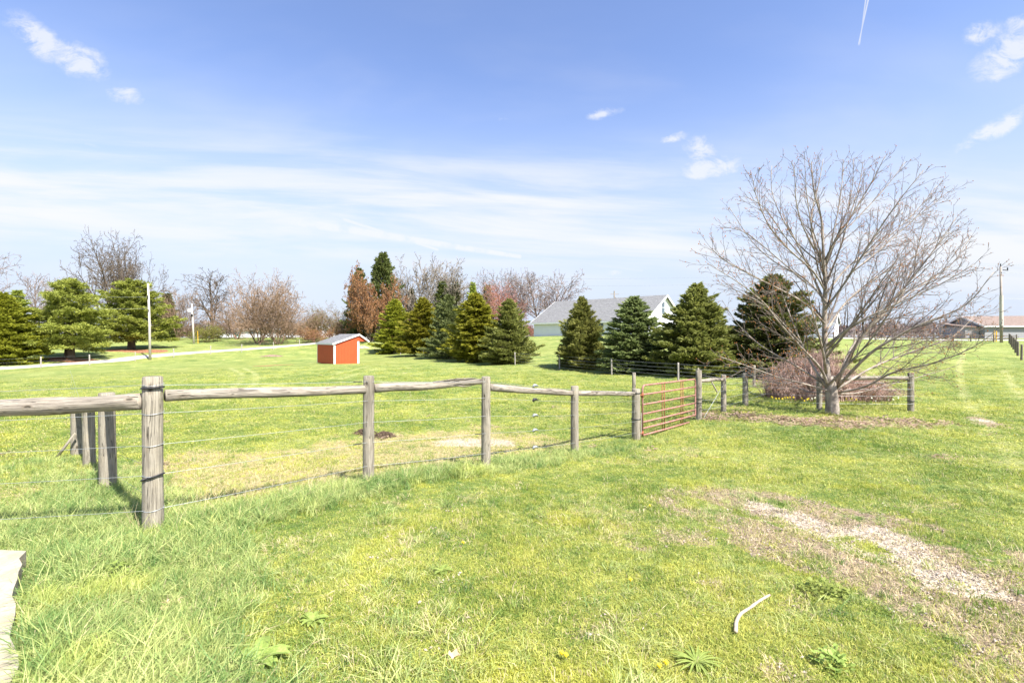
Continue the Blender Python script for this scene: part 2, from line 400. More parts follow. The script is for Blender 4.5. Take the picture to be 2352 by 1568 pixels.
M['daff'] = m_simple('daffodil_yellow', (.85, .65, .03), (.90, .75, .08), 30)
M['daffw'] = m_simple('daffodil_white', (.80, .80, .70), (.86, .84, .6), 30)
M['stick'] = m_simple('bleached_stick', (.50, .42, .32), (.36, .28, .20), 18, .8, .4)
M['leafbrown'] = m_simple('dry_leaf', (.55, .32, .20), (.66, .45, .32), 12)
M['litter'] = m_leaf('leaf_litter', ((.20, .13, .09), (.33, .23, .16), (.46, .35, .26)), 20, .15)
M['manure'] = m_simple('manure', (.05, .032, .020), (.12, .085, .055), 9, .95, 1.0)
M['gravel'] = m_simple('lane_gravel', (.46, .43, .40), (.38, .35, .32), 3, .95, .4)
M['asphalt'] = m_simple('road_surface', (.42, .40, .39), (.34, .33, .32), 2, .9)
M['yellow'] = m_simple('yellow_paint', (.75, .45, .02), (.65, .38, .02), 8)
M['green_pl'] = m_simple('green_plastic', (.01, .16, .10), (.015, .2, .13), 4, .35)
M['brush'] = m_simple('brush_pile', (.60, .42, .28), (.42, .27, .17), 8)
# ------------------------------------------------------------------ ground
def g2(px, py): q = gp(px, py); return (q[0], q[1])
def cap_(x, y, A, B, w):
    ax, ay = A; bx, by = B; dx, dy = bx-ax, by-ay; L2 = dx*dx+dy*dy+1e-9
    t = np.clip(((x-ax)*dx+(y-ay)*dy)/L2, 0, 1)
    return np.clip(1-np.hypot(x-ax-t*dx, y-ay-t*dy)/w, 0, 1)
def chain(x, y, P, w):
    r = np.zeros(np.shape(x))
    for a, b in zip(P[:-1], P[1:]): r = np.maximum(r, cap_(x, y, a, b, w))
    return r
_c = {}
def P_(*l):
    if l not in _c: _c[l] = [g2(*q) for q in l]
    return _c[l]
FENCE = [(-3.42, 4.64), (-1.90, 6.4), (-.40, 7.5), (1.2, 9.2), (2.81, 11), (5.2, 13.5)]
SLAB = [(-3.66, 3.62), (-3.10, 3.0), (-2.68, 2.6), (-2.40, 2.35), (-.85, .4), (-8, .4), (-8, 3.75), (-4.2, 3.7)]
def in_slab(x, y, pad=0.0):
    xe = np.interp(y, [.4, 2.35, 2.6, 3.0, 3.62], [-.85, -2.40, -2.68, -3.10, -3.66])
    return (x < xe+pad) & (y < 3.68+pad)
def masks(x, y):
    r = np.hypot(x, y); n = fbm(x*1.1, y*1.1, 3); nf = fbm(x*5, y*5, 8); w = (n-.5)*.7+(nf-.5)*.5
    (ax, ay), (bx, by) = P_((1700, 1160), (2450, 1420)); dl = math.hypot(bx-ax, by-ay); ca, sa = (bx-ax)/dl, (by-ay)/dl
    ua = (x-ax)*ca+(y-ay)*sa; va = -(x-ax)*sa+(y-ay)*ca; na = fbm(ua*1.0, va*2.6, 41, 5); nb_ = fbm(ua*1.5+9, va*4.2, 47, 5)
    e1 = chain(x, y, P_((1700, 1165), (1900, 1225), (2150, 1310), (2380, 1410)), 1.5); e2 = np.maximum(chain(x, y, P_((1885, 1212), (1985, 1258)), .40), np.maximum(chain(x, y, P_((2030, 1225), (2090, 1290), (2190, 1335)), .40), .8*chain(x, y, P_((1745, 1165), (1820, 1188)), .45)))
    dirt = sm(.40, .85, sm(0, .6, e1)*.84+(na-.5)*1.6+(nf-.5)*.4)*sm(0, .15, e1)
    dirt = np.maximum(dirt, .6*sm(.3, .9, chain(x, y, P_((2240, 960), (2285, 980)), .8)+w*.6))
    dirt = np.maximum(dirt, .85*sm(.58, .72, fbm(x*2.1, y*2.1, 21))*sm(8, 3, r)*(.35+.65*sm(-1, 2, x)))
    pale = .88*sm(.36, 1.0, sm(0, .6, e2)*.9+(nb_-.5)*1.7+(nf-.5)*.7)*sm(0, .15, e2)
    pale = np.maximum(pale, sm(.15, .5, chain(x, y, P_((1055, 1018), (1135, 1018)), .75)+w*.5))
    pale = np.maximum(pale, sm(.3, .6, chain(x, y, P_((2240, 965), (2270, 968)), .35)+w*.5)*.7)
    straw = sm(.02, .5, chain(x, y, P_((430, 1090), (640, 1080), (880, 1035), (1100, 1020)), 2.7)+w*1.0)
    straw = np.maximum(straw, .45*sm(.56, .74, n)*sm(40, 8, r))
    lit = sm(.15, .7, chain(x, y, P_((1660, 957), (1750, 962), (1915, 972), (2040, 968), (2100, 972)), 1.35)+w*1.0)
    tr = np.zeros(np.shape(x))
    for pl in (((2215, 800), (2202, 850), (2212, 900), (2240, 950), (2300, 1020), (2352, 1090)), ((2305, 850), (2330, 890), (2400, 950))):
        tr = np.maximum(tr, .5*sm(0, 1.0, chain(x, y, P_(*pl), .55)+(nf-.5)*.5)*(chain(x, y, P_(*pl), .6) > 0))
    for pl in (((528, 845), (556, 858), (552, 876), (520, 898)), ((560, 845), (590, 862), (585, 880), (560, 898)), ((868, 846), (830, 856), (780, 872)), ((845, 842), (810, 850), (760, 862))):
        tr = np.maximum(tr, .45*sm(0, .8, chain(x, y, P_(*pl), .5)))
    fz = np.maximum(chain(x, y, [(FENCE[0][0]+.1, FENCE[0][1]-.35)]+[(a+.1, b-.12) for a, b in FENCE[1:5]], .75), 0)
    lush = sm(.1, .6, fz+w*.4)
    lush = np.maximum(lush, sm(.0, .5, chain(x, y, [(-1.9, 1.6), (-3.0, 3.6), (-3.6, 4.6), (-6.5, 5.2), (-9, 5.4)], 1.15)+w*.5))
    lush = np.maximum(lush, sm(.1, .6, chain(x, y, [(-4.3, 5.2), (-6.2, 7.1), (-8, 8.7)], 1.1)+w*.5))
    lush = np.maximum(lush, .75*sm(.2, .7, chain(x, y, P_((1640, 985), (1900, 990), (2200, 985)), .8)+w))
    mul = np.maximum(chain(x, y, [bp(120, 59)[:2], bp(215, 59)[:2]], 2.2), chain(x, y, [bp(275, 71)[:2], bp(345, 71)[:2]], 3.0))
    mul = sm(.1, .4, np.maximum(mul, chain(x, y, [bp(606, 46)[:2], bp(650, 47.5)[:2]], 1.4)*(y < 60))+w*.4)
    fld = sm(90, 105, y)*sm(20, 40, x)*(x > 0)
    return dirt, pale, straw, lit, tr, lush, mul, fld
def build_ground():
    rr = np.concatenate([[0.3, .8, 1.3], np.geomspace(1.7, 160, 330), np.geomspace(170, 2500, 14)])
    th = np.concatenate([np.arange(-62, 62.01, .24), np.arange(66, 298-3.9, 4)])
    th = np.radians(th); nt = len(th)
    R, Tt = np.meshgrid(rr, th, indexing='ij'); X = R*np.sin(Tt); Y = R*np.cos(Tt); Z = HH(X, Y)
    V = np.stack([X, Y, Z], -1).reshape(-1, 3); V = np.vstack([V, [[0, 0, H(0, 0)]]])
    i = np.arange(len(rr)-1)[:, None]; j = np.arange(nt)[None, :]; j2 = (j+1) % nt
    Fq = np.stack([i*nt+j, i*nt+j2+0*i, (i+1)*nt+j2, (i+1)*nt+j], -1).reshape(-1, 4)[:, ::-1]
    me = np_mesh('ground', V, Fq, 4)
    mk = masks(V[:, 0], V[:, 1])
    for nm, idx in (('m1', (0, 1, 2, 3)), ('m2', (4, 5, 6, 7))):
        a = me.color_attributes.new(nm, 'FLOAT_COLOR', 'POINT')
        a.data.foreach_set('color', np.stack([mk[k] for k in idx], -1).astype(np.float32).ravel())
    m, T, out = mat('lawn_and_soil')
    pos = T.n('ShaderNodeNewGeometry').outputs['Position']
    a1 = T.n('ShaderNodeAttribute', attribute_name='m1'); a2 = T.n('ShaderNodeAttribute', attribute_name='m2')
    s1 = T.n('ShaderNodeSeparateColor', i={0: a1.outputs['Color']}); s2 = T.n('ShaderNodeSeparateColor', i={0: a2.outputs['Color']})
    col = T.vm('MULTIPLY', grass_colour(T, pos), (.66, .69, .86))
    fine = T.noise(pos, 26, 4, .7); mid = T.noise(pos, 6, 4, .65)
    broad = T.noise(T.vm('MULTIPLY', pos, (1, .55, 1)), .09, 4, .6)
    col = T.mix(T.ramp(broad, .40, .62, 0, .32), col, (.25, .25, .07))
    col = T.mix(T.ramp(fine, .52, .72, 0, .45), col, (.34, .30, .13))
    col = T.mix(T.ramp(fine, .46, .30, 0, .5), col, (.055, .085, .018))
    def f(v, k=1.0, sp=.9):   # break the edge of a mask with noise
        t = T.m('ADD', v, T.m('MULTIPLY', T.m('SUBTRACT', T.m('ADD', T.m('MULTIPLY', fine, .5), T.m('MULTIPLY', mid, .5)), .5), sp*1.6))
        return T.m('MULTIPLY', T.m('MULTIPLY', T.ramp(t, .3, .62), k), T.ramp(v, 0, .12))
    col = T.mix(f(s1.outputs[2], .85), col, T.mix(T.ramp(fine, .35, .65), (.30, .22, .10), (.56, .45, .26)))
    col = T.mix(f(s2.outputs[0], .8, .3), col, (.42, .41, .18))
    col = T.mix(f(s1.outputs[0], .95, 1.3), col, T.mix(T.ramp(fine, .35, .65), (.18, .13, .085), (.42, .32, .23)))
    col = T.mix(f(a1.outputs['Alpha'], .7), col, T.mix(T.ramp(fine, .4, .6), (.15, .11, .07), (.36, .28, .20)))
    col = T.mix(f(s1.outputs[1], .95, 1.7), col, T.mix(T.ramp(fine, .35, .6), (.33, .26, .19), (.58, .51, .41)))
    col = T.mix(f(s2.outputs[2], .95, .5), col, T.mix(T.ramp(mid, .4, .6), (.18, .07, .035), (.36, .17, .10)))
    col = T.mix(T.m('MULTIPLY', a2.outputs['Alpha'], .9), col, (.20, .16, .13))
    hgt = T.m('ADD', fine, T.m('MULTIPLY', mid, 1.5))
    pbsdf(T, out, col, .95, .1, bump(T, hgt, 1.0, .05))
    o = finish('ground', me, m, smooth=True); tag(o, 'mown spring lawn and paddock with worn bare patches', kind='structure')
build_ground()

def strip(name, P, w, m, lift, label):
    """road laid over the terrain along a centre line"""
    L = []
    for a, b in zip(P[:-1], P[1:]):
        n = max(2, int(math.hypot(b[0]-a[0], b[1]-a[1])/.6))
        for i in range(n): L.append((a[0]+(b[0]-a[0])*i/n, a[1]+(b[1]-a[1])*i/n))
    L.append(P[-1]); A = np.array(L)
    for _ in range(12): A[1:-1] = (A[:-2]+A[1:-1]*2+A[2:])/4
    t = np.gradient(A, axis=0); t /= np.linalg.norm(t, axis=1)[:, None]; nrm = np.stack([-t[:, 1], t[:, 0]], -1)
    ks = np.linspace(-1, 1, 9); V = []
    for k in ks:
        ed = (fbm(A[:, 0]*.8+k*9, A[:, 1]*.8, 4)-.5)*.5*abs(k)
        q = A+nrm*(k*w/2+ed*np.sign(k))[:, None]
        V.append(np.stack([q[:, 0], q[:, 1], HH(q[:, 0], q[:, 1])+lift*(1 if abs(k) < 1 else -.5)], -1))
    V = np.stack(V, 1); n = len(A); i = np.arange(n-1)[:, None]; j = np.arange(8)[None, :]
    Fq = np.stack([i*9+j, i*9+j+1, (i+1)*9+j+1, (i+1)*9+j], -1).reshape(-1, 4)
    me = np_mesh(name, V.reshape(-1, 3), Fq[:, ::-1], 4)
    me.update(); 
    if me.polygons[0].normal.z < 0: me.flip_normals()
    return tag(finish(name, me, m, smooth=True), label, kind='structure')
LANE = [(-90, 47), bp(-40, 50.5)[:2], bp(94, 53.6)[:2], bp(206, 57.6)[:2], bp(310, 64.6)[:2], bp(399, 69)[:2], bp(484, 73)[:2], bp(555, 76)[:2], bp(628, 79)[:2], bp(700, 83.5)[:2], (-33, 92), (-30, 110)]
strip('gravel_lane', LANE, 2.6, M['gravel'], .05, 'pale gravel lane behind the far wire fence')
strip('road', [(20, 92), (45, 88), (70, 82), (110, 74), (160, 66)], 7, M['asphalt'], .05, 'pale country road crossing beyond the lawn')
def build_slab():
    m, T, out = mat('concrete_slab')
    c = T.n('ShaderNodeNewGeometry').outputs['Position']
    n = T.noise(c, 5, 5, .65); n2 = T.noise(c, 45, 3, .6); n3 = T.noise(T.vm('MULTIPLY', c, (3, 1, 1)), 6, 3)
    col = T.mix(T.ramp(n, .35, .65), (.30, .262, .19), (.40, .365, .285)); col = T.mix(T.ramp(n3, .55, .7, 0, .5), col, (.30, .22, .15))
    pbsdf(T, out, col, .9, .2, bump(T, n2, .5, .01))
    b = MB(); zt = max(H(*q) for q in ((-3.5, 3.5), (-3.2, 2.9), (-2.6, 2.5), (-2.4, 2.3), (-3.0, 2.6), (-2.3, 2.1), (-2.6, 2.2)))+.02
    P2 = []
    for a, c_ in zip(SLAB, SLAB[1:]+SLAB[:1]):
        n_ = max(1, int(math.hypot(c_[0]-a[0], c_[1]-a[1])/.12)); 
        for i in range(n_):
            x = a[0]+(c_[0]-a[0])*i/n_; y = a[1]+(c_[1]-a[1])*i/n_; P2.append((x+random.uniform(-.012, .012), y+random.uniform(-.012, .012)))
    P2 = P2[::-1]
    b.poly([(x, y, zt) for x, y in P2])
    for (x0, y0), (x1, y1) in zip(P2, P2[1:]+P2[:1]): b.poly([(x0, y0, zt-.12), (x1, y1, zt-.12), (x1, y1, zt), (x0, y0, zt)])
    o = b.build('pavement', m); tag(o, 'worn pale concrete slab at the lawn edge', kind='structure')
random.seed(2); build_slab()

# ------------------------------------------------------------------ grass (uncountable): clumps instanced on points by geometry nodes
rngN = np.random.default_rng(11)
def clump(n, rad, h0, h1, w, lean, seed, curl=.5):
    r = np.random.default_rng(seed); V = []; Fa = []; bl = []
    for k in range(n):
        a = r.uniform(0, 6.28); q = rad*math.sqrt(r.uniform()); x, y = math.cos(a)*q, math.sin(a)*q
        h = r.uniform(h0, h1); l = min(abs(r.normal(0, lean)), 2.2); d = r.uniform(0, 6.28); dx, dy = math.cos(d), math.sin(d)
        fa = r.uniform(0, 6.28); wx, wy = math.cos(fa)*w/2, math.sin(fa)*w/2
        hm = h*.55; m_ = l*h*.45; t_ = l*h*(1+curl); ht = h*(1-curl*.35*min(l, 1))
        b = len(V)
        V += [(x-wx, y-wy, -.01), (x+wx, y+wy, -.01), (x+dx*m_+wx*.8, y+dy*m_+wy*.8, hm), (x+dx*m_-wx*.8, y+dy*m_-wy*.8, hm), (x+dx*t_, y+dy*t_, ht)]
        Fa += [(b, b+1, b+2, b+3), (b+3, b+2, b+4)]; bl += [r.uniform()]*5
    return V, Fa, bl
def scatter(name, cl, X, Y, scale, m, label, seed, tilt=.15, lift=0.0):
    V, Fa, bl = cl; n0 = len(V); r = np.random.default_rng(seed); N = len(X)
    Z = HH(X, Y)+lift
    me = bpy.data.meshes.new(name)
    me.from_pydata(V+[tuple(q) for q in np.stack([X, Y, Z], -1)], [], Fa)
    tot = n0+N
    def at(nm, ty, arr, key='value'):
        a = me.attributes.new(nm, ty, 'POINT'); a.data.foreach_set(key, np.asarray(arr, dtype=np.float32).ravel())
    at('isc', 'FLOAT', np.concatenate([np.ones(n0), np.zeros(N)])); at('bl', 'FLOAT', np.concatenate([bl, np.zeros(N)]))
    rot = np.zeros((tot, 3)); rot[n0:, 2] = r.uniform(0, 6.28, N); rot[n0:, 0] = r.normal(0, tilt, N); rot[n0:, 1] = r.normal(0, tilt, N)
    sc = np.ones((tot, 3)); sc[n0:] = scale if np.ndim(scale) == 2 else np.repeat(np.asarray(scale)[:, None], 3, 1)
    at('rot', 'FLOAT_VECTOR', rot, 'vector'); at('sc', 'FLOAT_VECTOR', sc, 'vector')
    me.materials.append(m); me.update()
    o = bpy.data.objects.new(name, me); COL.objects.link(o)
    ng = bpy.data.node_groups.new(name+'_nodes', 'GeometryNodeTree')
    ng.interface.new_socket('Geometry', in_out='INPUT', socket_type='NodeSocketGeometry')
    ng.interface.new_socket('Geometry', in_out='OUTPUT', socket_type='NodeSocketGeometry')
    N_ = ng.nodes.new; L = ng.links.new
    gi, go = N_('NodeGroupInput'), N_('NodeGroupOutput')
    na = N_('GeometryNodeInputNamedAttribute'); na.data_type = 'FLOAT'; na.inputs[0].default_value = 'isc'
    cmp = N_('FunctionNodeCompare'); cmp.data_type = 'FLOAT'; cmp.operation = 'GREATER_THAN'; cmp.inputs[1].default_value = .5
    L(na.outputs[0], cmp.inputs[0])
    sep = N_('GeometryNodeSeparateGeometry'); sep.domain = 'POINT'; L(gi.outputs[0], sep.inputs[0]); L(cmp.outputs[0], sep.inputs[1])
    iop = N_('GeometryNodeInstanceOnPoints'); L(sep.outputs[1], iop.inputs['Points']); L(sep.outputs[0], iop.inputs['Instance'])
    for nm, sk in (('rot', 'Rotation'), ('sc', 'Scale')):
        q = N_('GeometryNodeInputNamedAttribute'); q.data_type = 'FLOAT_VECTOR'; q.inputs[0].default_value = nm
        if sk == 'Rotation':
            e = N_('FunctionNodeEulerToRotation'); L(q.outputs[0], e.inputs[0]); L(e.outputs[0], iop.inputs[sk])
        else: L(q.outputs[0], iop.inputs[sk])
    L(iop.outputs[0], go.inputs[0])
    md = o.modifiers.new('scatter', 'NODES'); md.node_group = ng
    tag(o, label, kind='stuff'); return o
def sample(N, r0, r1, p):
    """points in the wedge in front of the camera, density falling as r^-p"""
    u = rngN.uniform(size=N)
    r = np.exp(np.log(r0)+u*np.log(r1/r0)) if abs(p-2) < .01 else (r0**(2-p)+u*(r1**(2-p)-r0**(2-p)))**(1/(2-p))
    t = np.radians(rngN.uniform(-57, 57, N)); return r*np.sin(t), r*np.cos(t)
def grow_lawn():
    for k in range(3):
        X, Y = sample(40000, 1.5, 55, 1.85)
        mk = masks(X, Y); r = np.hypot(X, Y)
        bare = np.clip(mk[0]*.80+mk[1]*.88+mk[2]*.52+mk[3]*.6+mk[4]*.5+sm(22, 55, r), 0, 1)
        nn = fbm(X*3.1, Y*3.1, 31+k)
        keep = (rngN.uniform(size=len(X)) > bare) & ~in_slab(X, Y, .03) & (rngN.uniform(size=len(X)) < .55+.9*nn)
        X, Y, r, nn = X[keep], Y[keep], r[keep], nn[keep]
        tall = fbm(X*1.3, Y*1.3, 55)
        hs = (.62+.9*sm(.45, .75, tall))*(1-.35*mk[4][keep])*rngN.uniform(.7, 1.3, len(X))
        ws = np.clip(r/5.5, 1, 3.2)
        sc = np.stack([ws, ws, hs*np.clip(r/12, 1, 1.5)], -1)
        scatter('lawn_grass', clump(24, .075, .010, .034, (.0032, .0042, .0052)[k], 1.0, 100+k), X, Y, sc, M['grass'], 'short green lawn and pasture grass', 7+k)
    # taller grass along the fence and by the slab
    for k in range(2):
        X, Y = sample(26000, 1.5, 19, 1.6)
        mk = masks(X, Y); r = np.hypot(X, Y)
        keep = (rngN.uniform(size=len(X)) < mk[5]**1.2) & ~in_slab(X, Y, .05)
        X, Y = X[keep], Y[keep]; s = (.45+.75*fbm(X*1.2, Y*1.2, 77))*rngN.uniform(.65, 1.25, len(X))
        s *= np.where(Y > 9, .8, 1)
        scatter('tall_grass', clump(22, .06, .07, .185, .0062, .65, 200+k, .7), X, Y, s, M['grass_tall'], 'long pale green grass left unmown by the fence', 17+k, .25)
    # scattered coarse tufts in the lawn
    X, Y = sample(7000, 1.6, 30, 1.7); n = fbm(X*1.6, Y*1.6, 91); keep = (n > .50) & ~in_slab(X, Y, .1) & (masks(X, Y)[1] < .3)
    X, Y = X[keep], Y[keep]
    scatter('grass_tufts', clump(26, .05, .03, .07, .0050, .9, 301, .8), X, Y, rngN.uniform(.5, 1.15, len(X)), M['grass_tall'], 'coarse paler tufts standing up in the lawn', 23, .2)
    # dry blades : straw patches, and tall dead stalks near the first panel
    X, Y = sample(60000, 2, 22, 1.7); mk = masks(X, Y); keep = (rngN.uniform(size=len(X)) < np.clip(mk[2]*.6+mk[0]*.35+.012, 0, 1)) & ~in_slab(X, Y, .05)
    X, Y = X[keep], Y[keep]
    scatter('dry_grass', clump(16, .09, .008, .030, .0042, 2.6, 401, .4), X, Y, rngN.uniform(.7, 1.5, len(X)), M['grass_dry'], 'flattened dry straw among the pasture grass', 29, .3)
    X, Y = sample(16000, 3, 12, 1.5); k_ = chain(X, Y, [(-3.3, 5.1), (-2.1, 6.6), (-1.0, 7.3)], .8); keep = rngN.uniform(size=len(X)) < k_*.55
    X, Y = X[keep], Y[keep]
    scatter('dead_stalks', clump(3, .05, .18, .50, .0035, .5, 402, .3), X, Y, rngN.uniform(.5, 1.1, len(X)), M['grass_dry'], 'thin dead stalks in the paddock behind the fence', 30, .3)
    # stones and crumbs of earth on the worn patches
    r = np.random.default_rng(6); V = []; Fa = []
    for k in range(5):
        c = r.uniform(-.06, .06, 2); q = r.uniform(.003, .011, 3)*np.array([1.2, 1, .7]); b = len(V)
        V += [(c[0]-q[0], c[1], q[2]*.6), (c[0], c[1]-q[1], q[2]*.5), (c[0]+q[0], c[1], q[2]*.6), (c[0], c[1]+q[1], q[2]*.7), (c[0], c[1], q[2]*1.6), (c[0], c[1], -q[2])]
        Fa += [(b, b+1, b+4), (b+1, b+2, b+4), (b+2, b+3, b+4), (b+3, b, b+4), (b+1, b, b+5), (b+2, b+1, b+5), (b+3, b+2, b+5), (b, b+3, b+5)]
    X, Y = sample(90000, 2, 20, 1.5); mk = masks(X, Y); keep = rngN.uniform(size=len(X)) < mk[1]*.75+mk[0]*.10; X, Y = X[keep], Y[keep]
    scatter('pebbles', (V, Fa, [0]*len(V)), X, Y, rngN.uniform(.5, 1.5, len(X)), M['pebble'], 'small pale stones and crumbs on the bare soil', 37, .2)
    # fallen leaves under the bare tree
    X, Y = sample(60000, 10, 19, 1.2); mk = masks(X, Y); keep = rngN.uniform(size=len(X)) < mk[3]*.28
    X, Y = X[keep], Y[keep]
    r = np.random.default_rng(5); V = []; Fa = []; bl = []
    for k in range(7):
        c = r.uniform(-.12, .12, 2); a = r.uniform(0, 6.28); L = r.uniform(.03, .055); b = len(V); zz = r.uniform(.005, .03)
        for (p, q, h) in ((-1, 0, 0), (0, -.6, .012), (1, 0, .0), (0, .6, .015)):
            V.append((c[0]+L*(p*math.cos(a)-q*math.sin(a)), c[1]+L*(p*math.sin(a)+q*math.cos(a)), zz+h*r.uniform(-.6, 1)))
        Fa += [(b, b+1, b+2), (b, b+2, b+3)]; bl += [0]*4
    scatter('fallen_leaves', (V, Fa, bl), X, Y, rngN.uniform(.7, 1.3, len(X)), M['litter'], 'dry brown leaf litter under the bare tree', 31, .15, .01)
grow_lawn()

# ------------------------------------------------------------------ fences
def post(b, base, h, r, lean=(0, 0), sides=14, rng=random, top_cut=.0, mi=0):
    x, y, z = base; n = 9; P = []; R = []
    for i in range(n):
        t = i/(n-1); P.append((x+lean[0]*t*h, y+lean[1]*t*h, z-.25+(h+.25)*t)); R.append(r*(1.05-.09*t)*(1+rng.uniform(-.012, .012)))
    e = P[-1]; P.append((e[0], e[1], e[2]+.008)); R.append(R[-1]*.86)
    b.tube(P, R, sides, True, .05, mi, rng)
def rail(b, p0, p1, r0, r1, sides=12, wob=.012, rng=random):
    p0, p1 = Vector(p0), Vector(p1); n = 14; P = []; R = []; ph = rng.uniform(0, 6)
    for i in range(n):
        t = i/(n-1); q = p0.lerp(p1, t)+Vector((0, 0, wob*math.sin(ph+t*5)*math.sin(math.pi*t))); P.append(q)
        R.append((r0*(1-t)+r1*t)*(1+.05*math.sin(ph*2+t*11)+rng.uniform(-.03, .03)))
    b.tube(P, R, sides, True, .075, 0, rng)
def wire_pts(P, sag=.01, n=7):
    out = []
    for a, c in zip(P[:-1], P[1:]):
        a, c = Vector(a), Vector(c)
        for i in range(n): t = i/n; out.append(a.lerp(c, t)-Vector((0, 0, sag*4*t*(1-t))))
    out.append(Vector(P[-1])); return out
def front_fence():
    rg = random.Random(4)
    root = thing('wooden_fence', (FENCE[0][0], FENCE[0][1], H(*FENCE[0])), 'weathered round-post and log rail fence with wires running to the rusty gate', 'fence')
    spec = []   # base, height, radius
    def ht(d, pt, pb): return (pb-pt)/F*d
    for (px, pt, pb, d, w, ln) in [(352, 866, 1225, 4.64, 49, (-.005, 0)), (846, 862, 1105, 6.4, 26, (.003, 0)), (1116, 865, 1072, 7.5, 21, (0, 0)), (1320, 885, 1038, 9.2, 19, (0, 0)), (1461, 893, 1010, 11, 20, (0, 0))]:
        x, y, z = bp(px, d); spec.append(((x, y, z), ht(d, pt, pb), w/F*d/2*wf(px), ln))
    for (base, h, r, ln) in spec:
        b = MB(); post(b, base, h, r, ln, 18 if base[1] < 6 else 14, rg); b.build('post', M['wood'], root, True)
    back = []
    for (px, pt, pb, d, w) in [(249, 903, 1125, 6.9, 41), (206, 922, 1072, 8.5, 32), (177, 930, 1050, 9.6, 28)]:
        x, y, z = bp(px, d); b = MB(); post(b, (x, y, z), ht(d, pt, pb), w/F*d/2*wf(px), (-.02, 0), 14, rg); b.build('post', M['wood'], root, True); back.append((x, y, z, ht(d, pt, pb), w/F*d/2*wf(px)))
    def pt3(px, py, d): return ((px-CX)/F*d, d, CH-(py-HY)/F*d)
    rails = [(pt3(380, 908, 4.68), pt3(838, 894, 6.38), .058, .058), (pt3(861, 891, 6.42), pt3(1105, 876, 7.48), .062, .042),
             (pt3(1127, 889, 7.52), pt3(1314, 903, 9.16), .060, .050), (pt3(1328, 903, 9.25), pt3(1456, 904, 10.96), .052, .050),
             (pt3(-160, 944, 4.55), pt3(328, 921, 4.62), .080, .076)]
    for i, (a, c, r0, r1) in enumerate(rails):
        b = MB(); rail(b, a, c, r0, r1, 16, .006 if i != 1 else .018, rg)
        if i == 1:      # split, splintered end
            for k in range(9):
                t0 = rg.uniform(.50, .8); t1 = rg.uniform(.86, 1.01); A, B_ = Vector(a), Vector(c); o_ = Vector((0, -.03, rg.uniform(-.045, .045)))
                b.tube([A.lerp(B_, t0)+o_*.8, A.lerp(B_, (t0+t1)/2)+o_*1.5, A.lerp(B_, t1)+o_*rg.uniform(1, 1.7)], [.012, .010, .003], 5, True, .2, 0, rg)
        o = b.build('rail', M['wood_rail'], root, True)
        if i == 1: o['label'] = 'rail split and splintered at its far end'
    # brace rails of the corner going away
    p1 = spec[0][0]; z1 = p1[2]+1.24
    q = [(p1[0]-.10, p1[1]+.10, z1)]+[(x, y, z+h-(.16 if i == 0 else .04)) for i, (x, y, z, h, r) in enumerate(back)]
    for a, c in zip(q[:-1], q[1:]):
        b = MB(); A, B_ = Vector(a), Vector(c); d = (B_-A).normalized(); rail(b, A+d*.02, B_-d*.07, .055, .05, 10, .01, rg); b.build('rail', M['wood_rail'], root, True)
    b = MB(); x, y, z, h, r = back[2]; b.tube([(x+.13, y-.18, z+.46), (x-.13, y-.30, z+.0)], [.022, .028], 7, True, .08, 0, rg); b.build('prop', M['wood'], root, True)
    # wires
    fr = (.955, .775, .575, .385, .165)
    left = [(-3.9-3.1, 4.35), (-9.5, 4.1)]
    for k, fk in enumerate(fr):
        pts_ = [(-9.5, 4.1, H(-9.5, 4.1)+fk*1.52), (-7, 4.35, H(-7, 4.35)+fk*1.5)]
        for (x, y, z), h, r, ln in spec: pts_.append((x+ln[0], y-r*.98, z+h*min(fk, .955)))
        b = MB(); b.tube(wire_pts(pts_, .008, 6), .0022, 5, False, mi=0); 
        (x, y, z), h, r, ln = spec[0]
        ring = [(x+math.cos(a)*(r+.004), y+math.sin(a)*(r+.004), z+h*fk+.012*math.sin(a)) for a in np.linspace(0, 6.283, 21)]
        b.tube(ring, .0024, 4, False); b.build('wire', M['wire'], root)
        if k in (0, 3):
            b = MB(); ring = [(x+math.cos(a)*(r+.010), y+math.sin(a)*(r+.010), z+h*(fk-.02)+.03*math.cos(a)*(1 if k else .15)) for a in np.linspace(2.9, 6.5, 17)]
            b.tube(ring, .0085, 8); b.build('insulating_tube', M['rubber'], root, True)
    for k, fk in enumerate(fr):   # wires running away with the back posts
        pts_ = [(p1[0], p1[1]+.1, p1[2]+1.5*fk)]+[(x+r*.9, y, z+h*fk) for x, y, z, h, r in back]+[(-16, 17.5, H(-16, 17.5)+1.25*fk)]
        b = MB(); b.tube(wire_pts(pts_, .005, 3), .002, 4, False); b.build('wire', M['wire'], root)
    # wire strainers between third and fourth post
    (xa, ya, za), ha, ra, _ = spec[2]; (xb, yb, zb), hb, rb, _ = spec[3]; t = .50
    for k, fk in enumerate(fr):
        fk = min(fk, .955); c = Vector((xa, ya-ra, za+ha*fk)).lerp(Vector((xb, yb-rb, zb+hb*fk)), t)
        b = MB(); b.tube([c+Vector((-.045, -.04, -.008)), c+Vector((-.015, -.015, .016)), c+Vector((.02, .02, .012)), c+Vector((.06, .055, -.004))], [.010, .024, .021, .006], 8)
        b.tube([c+Vector((-.02, 0, -.03)), c+Vector((-.018, 0, .036))], .013, 6)
        b.build('wire_strainer', M['wire'] if k != 1 else M['rubber'], root, True)
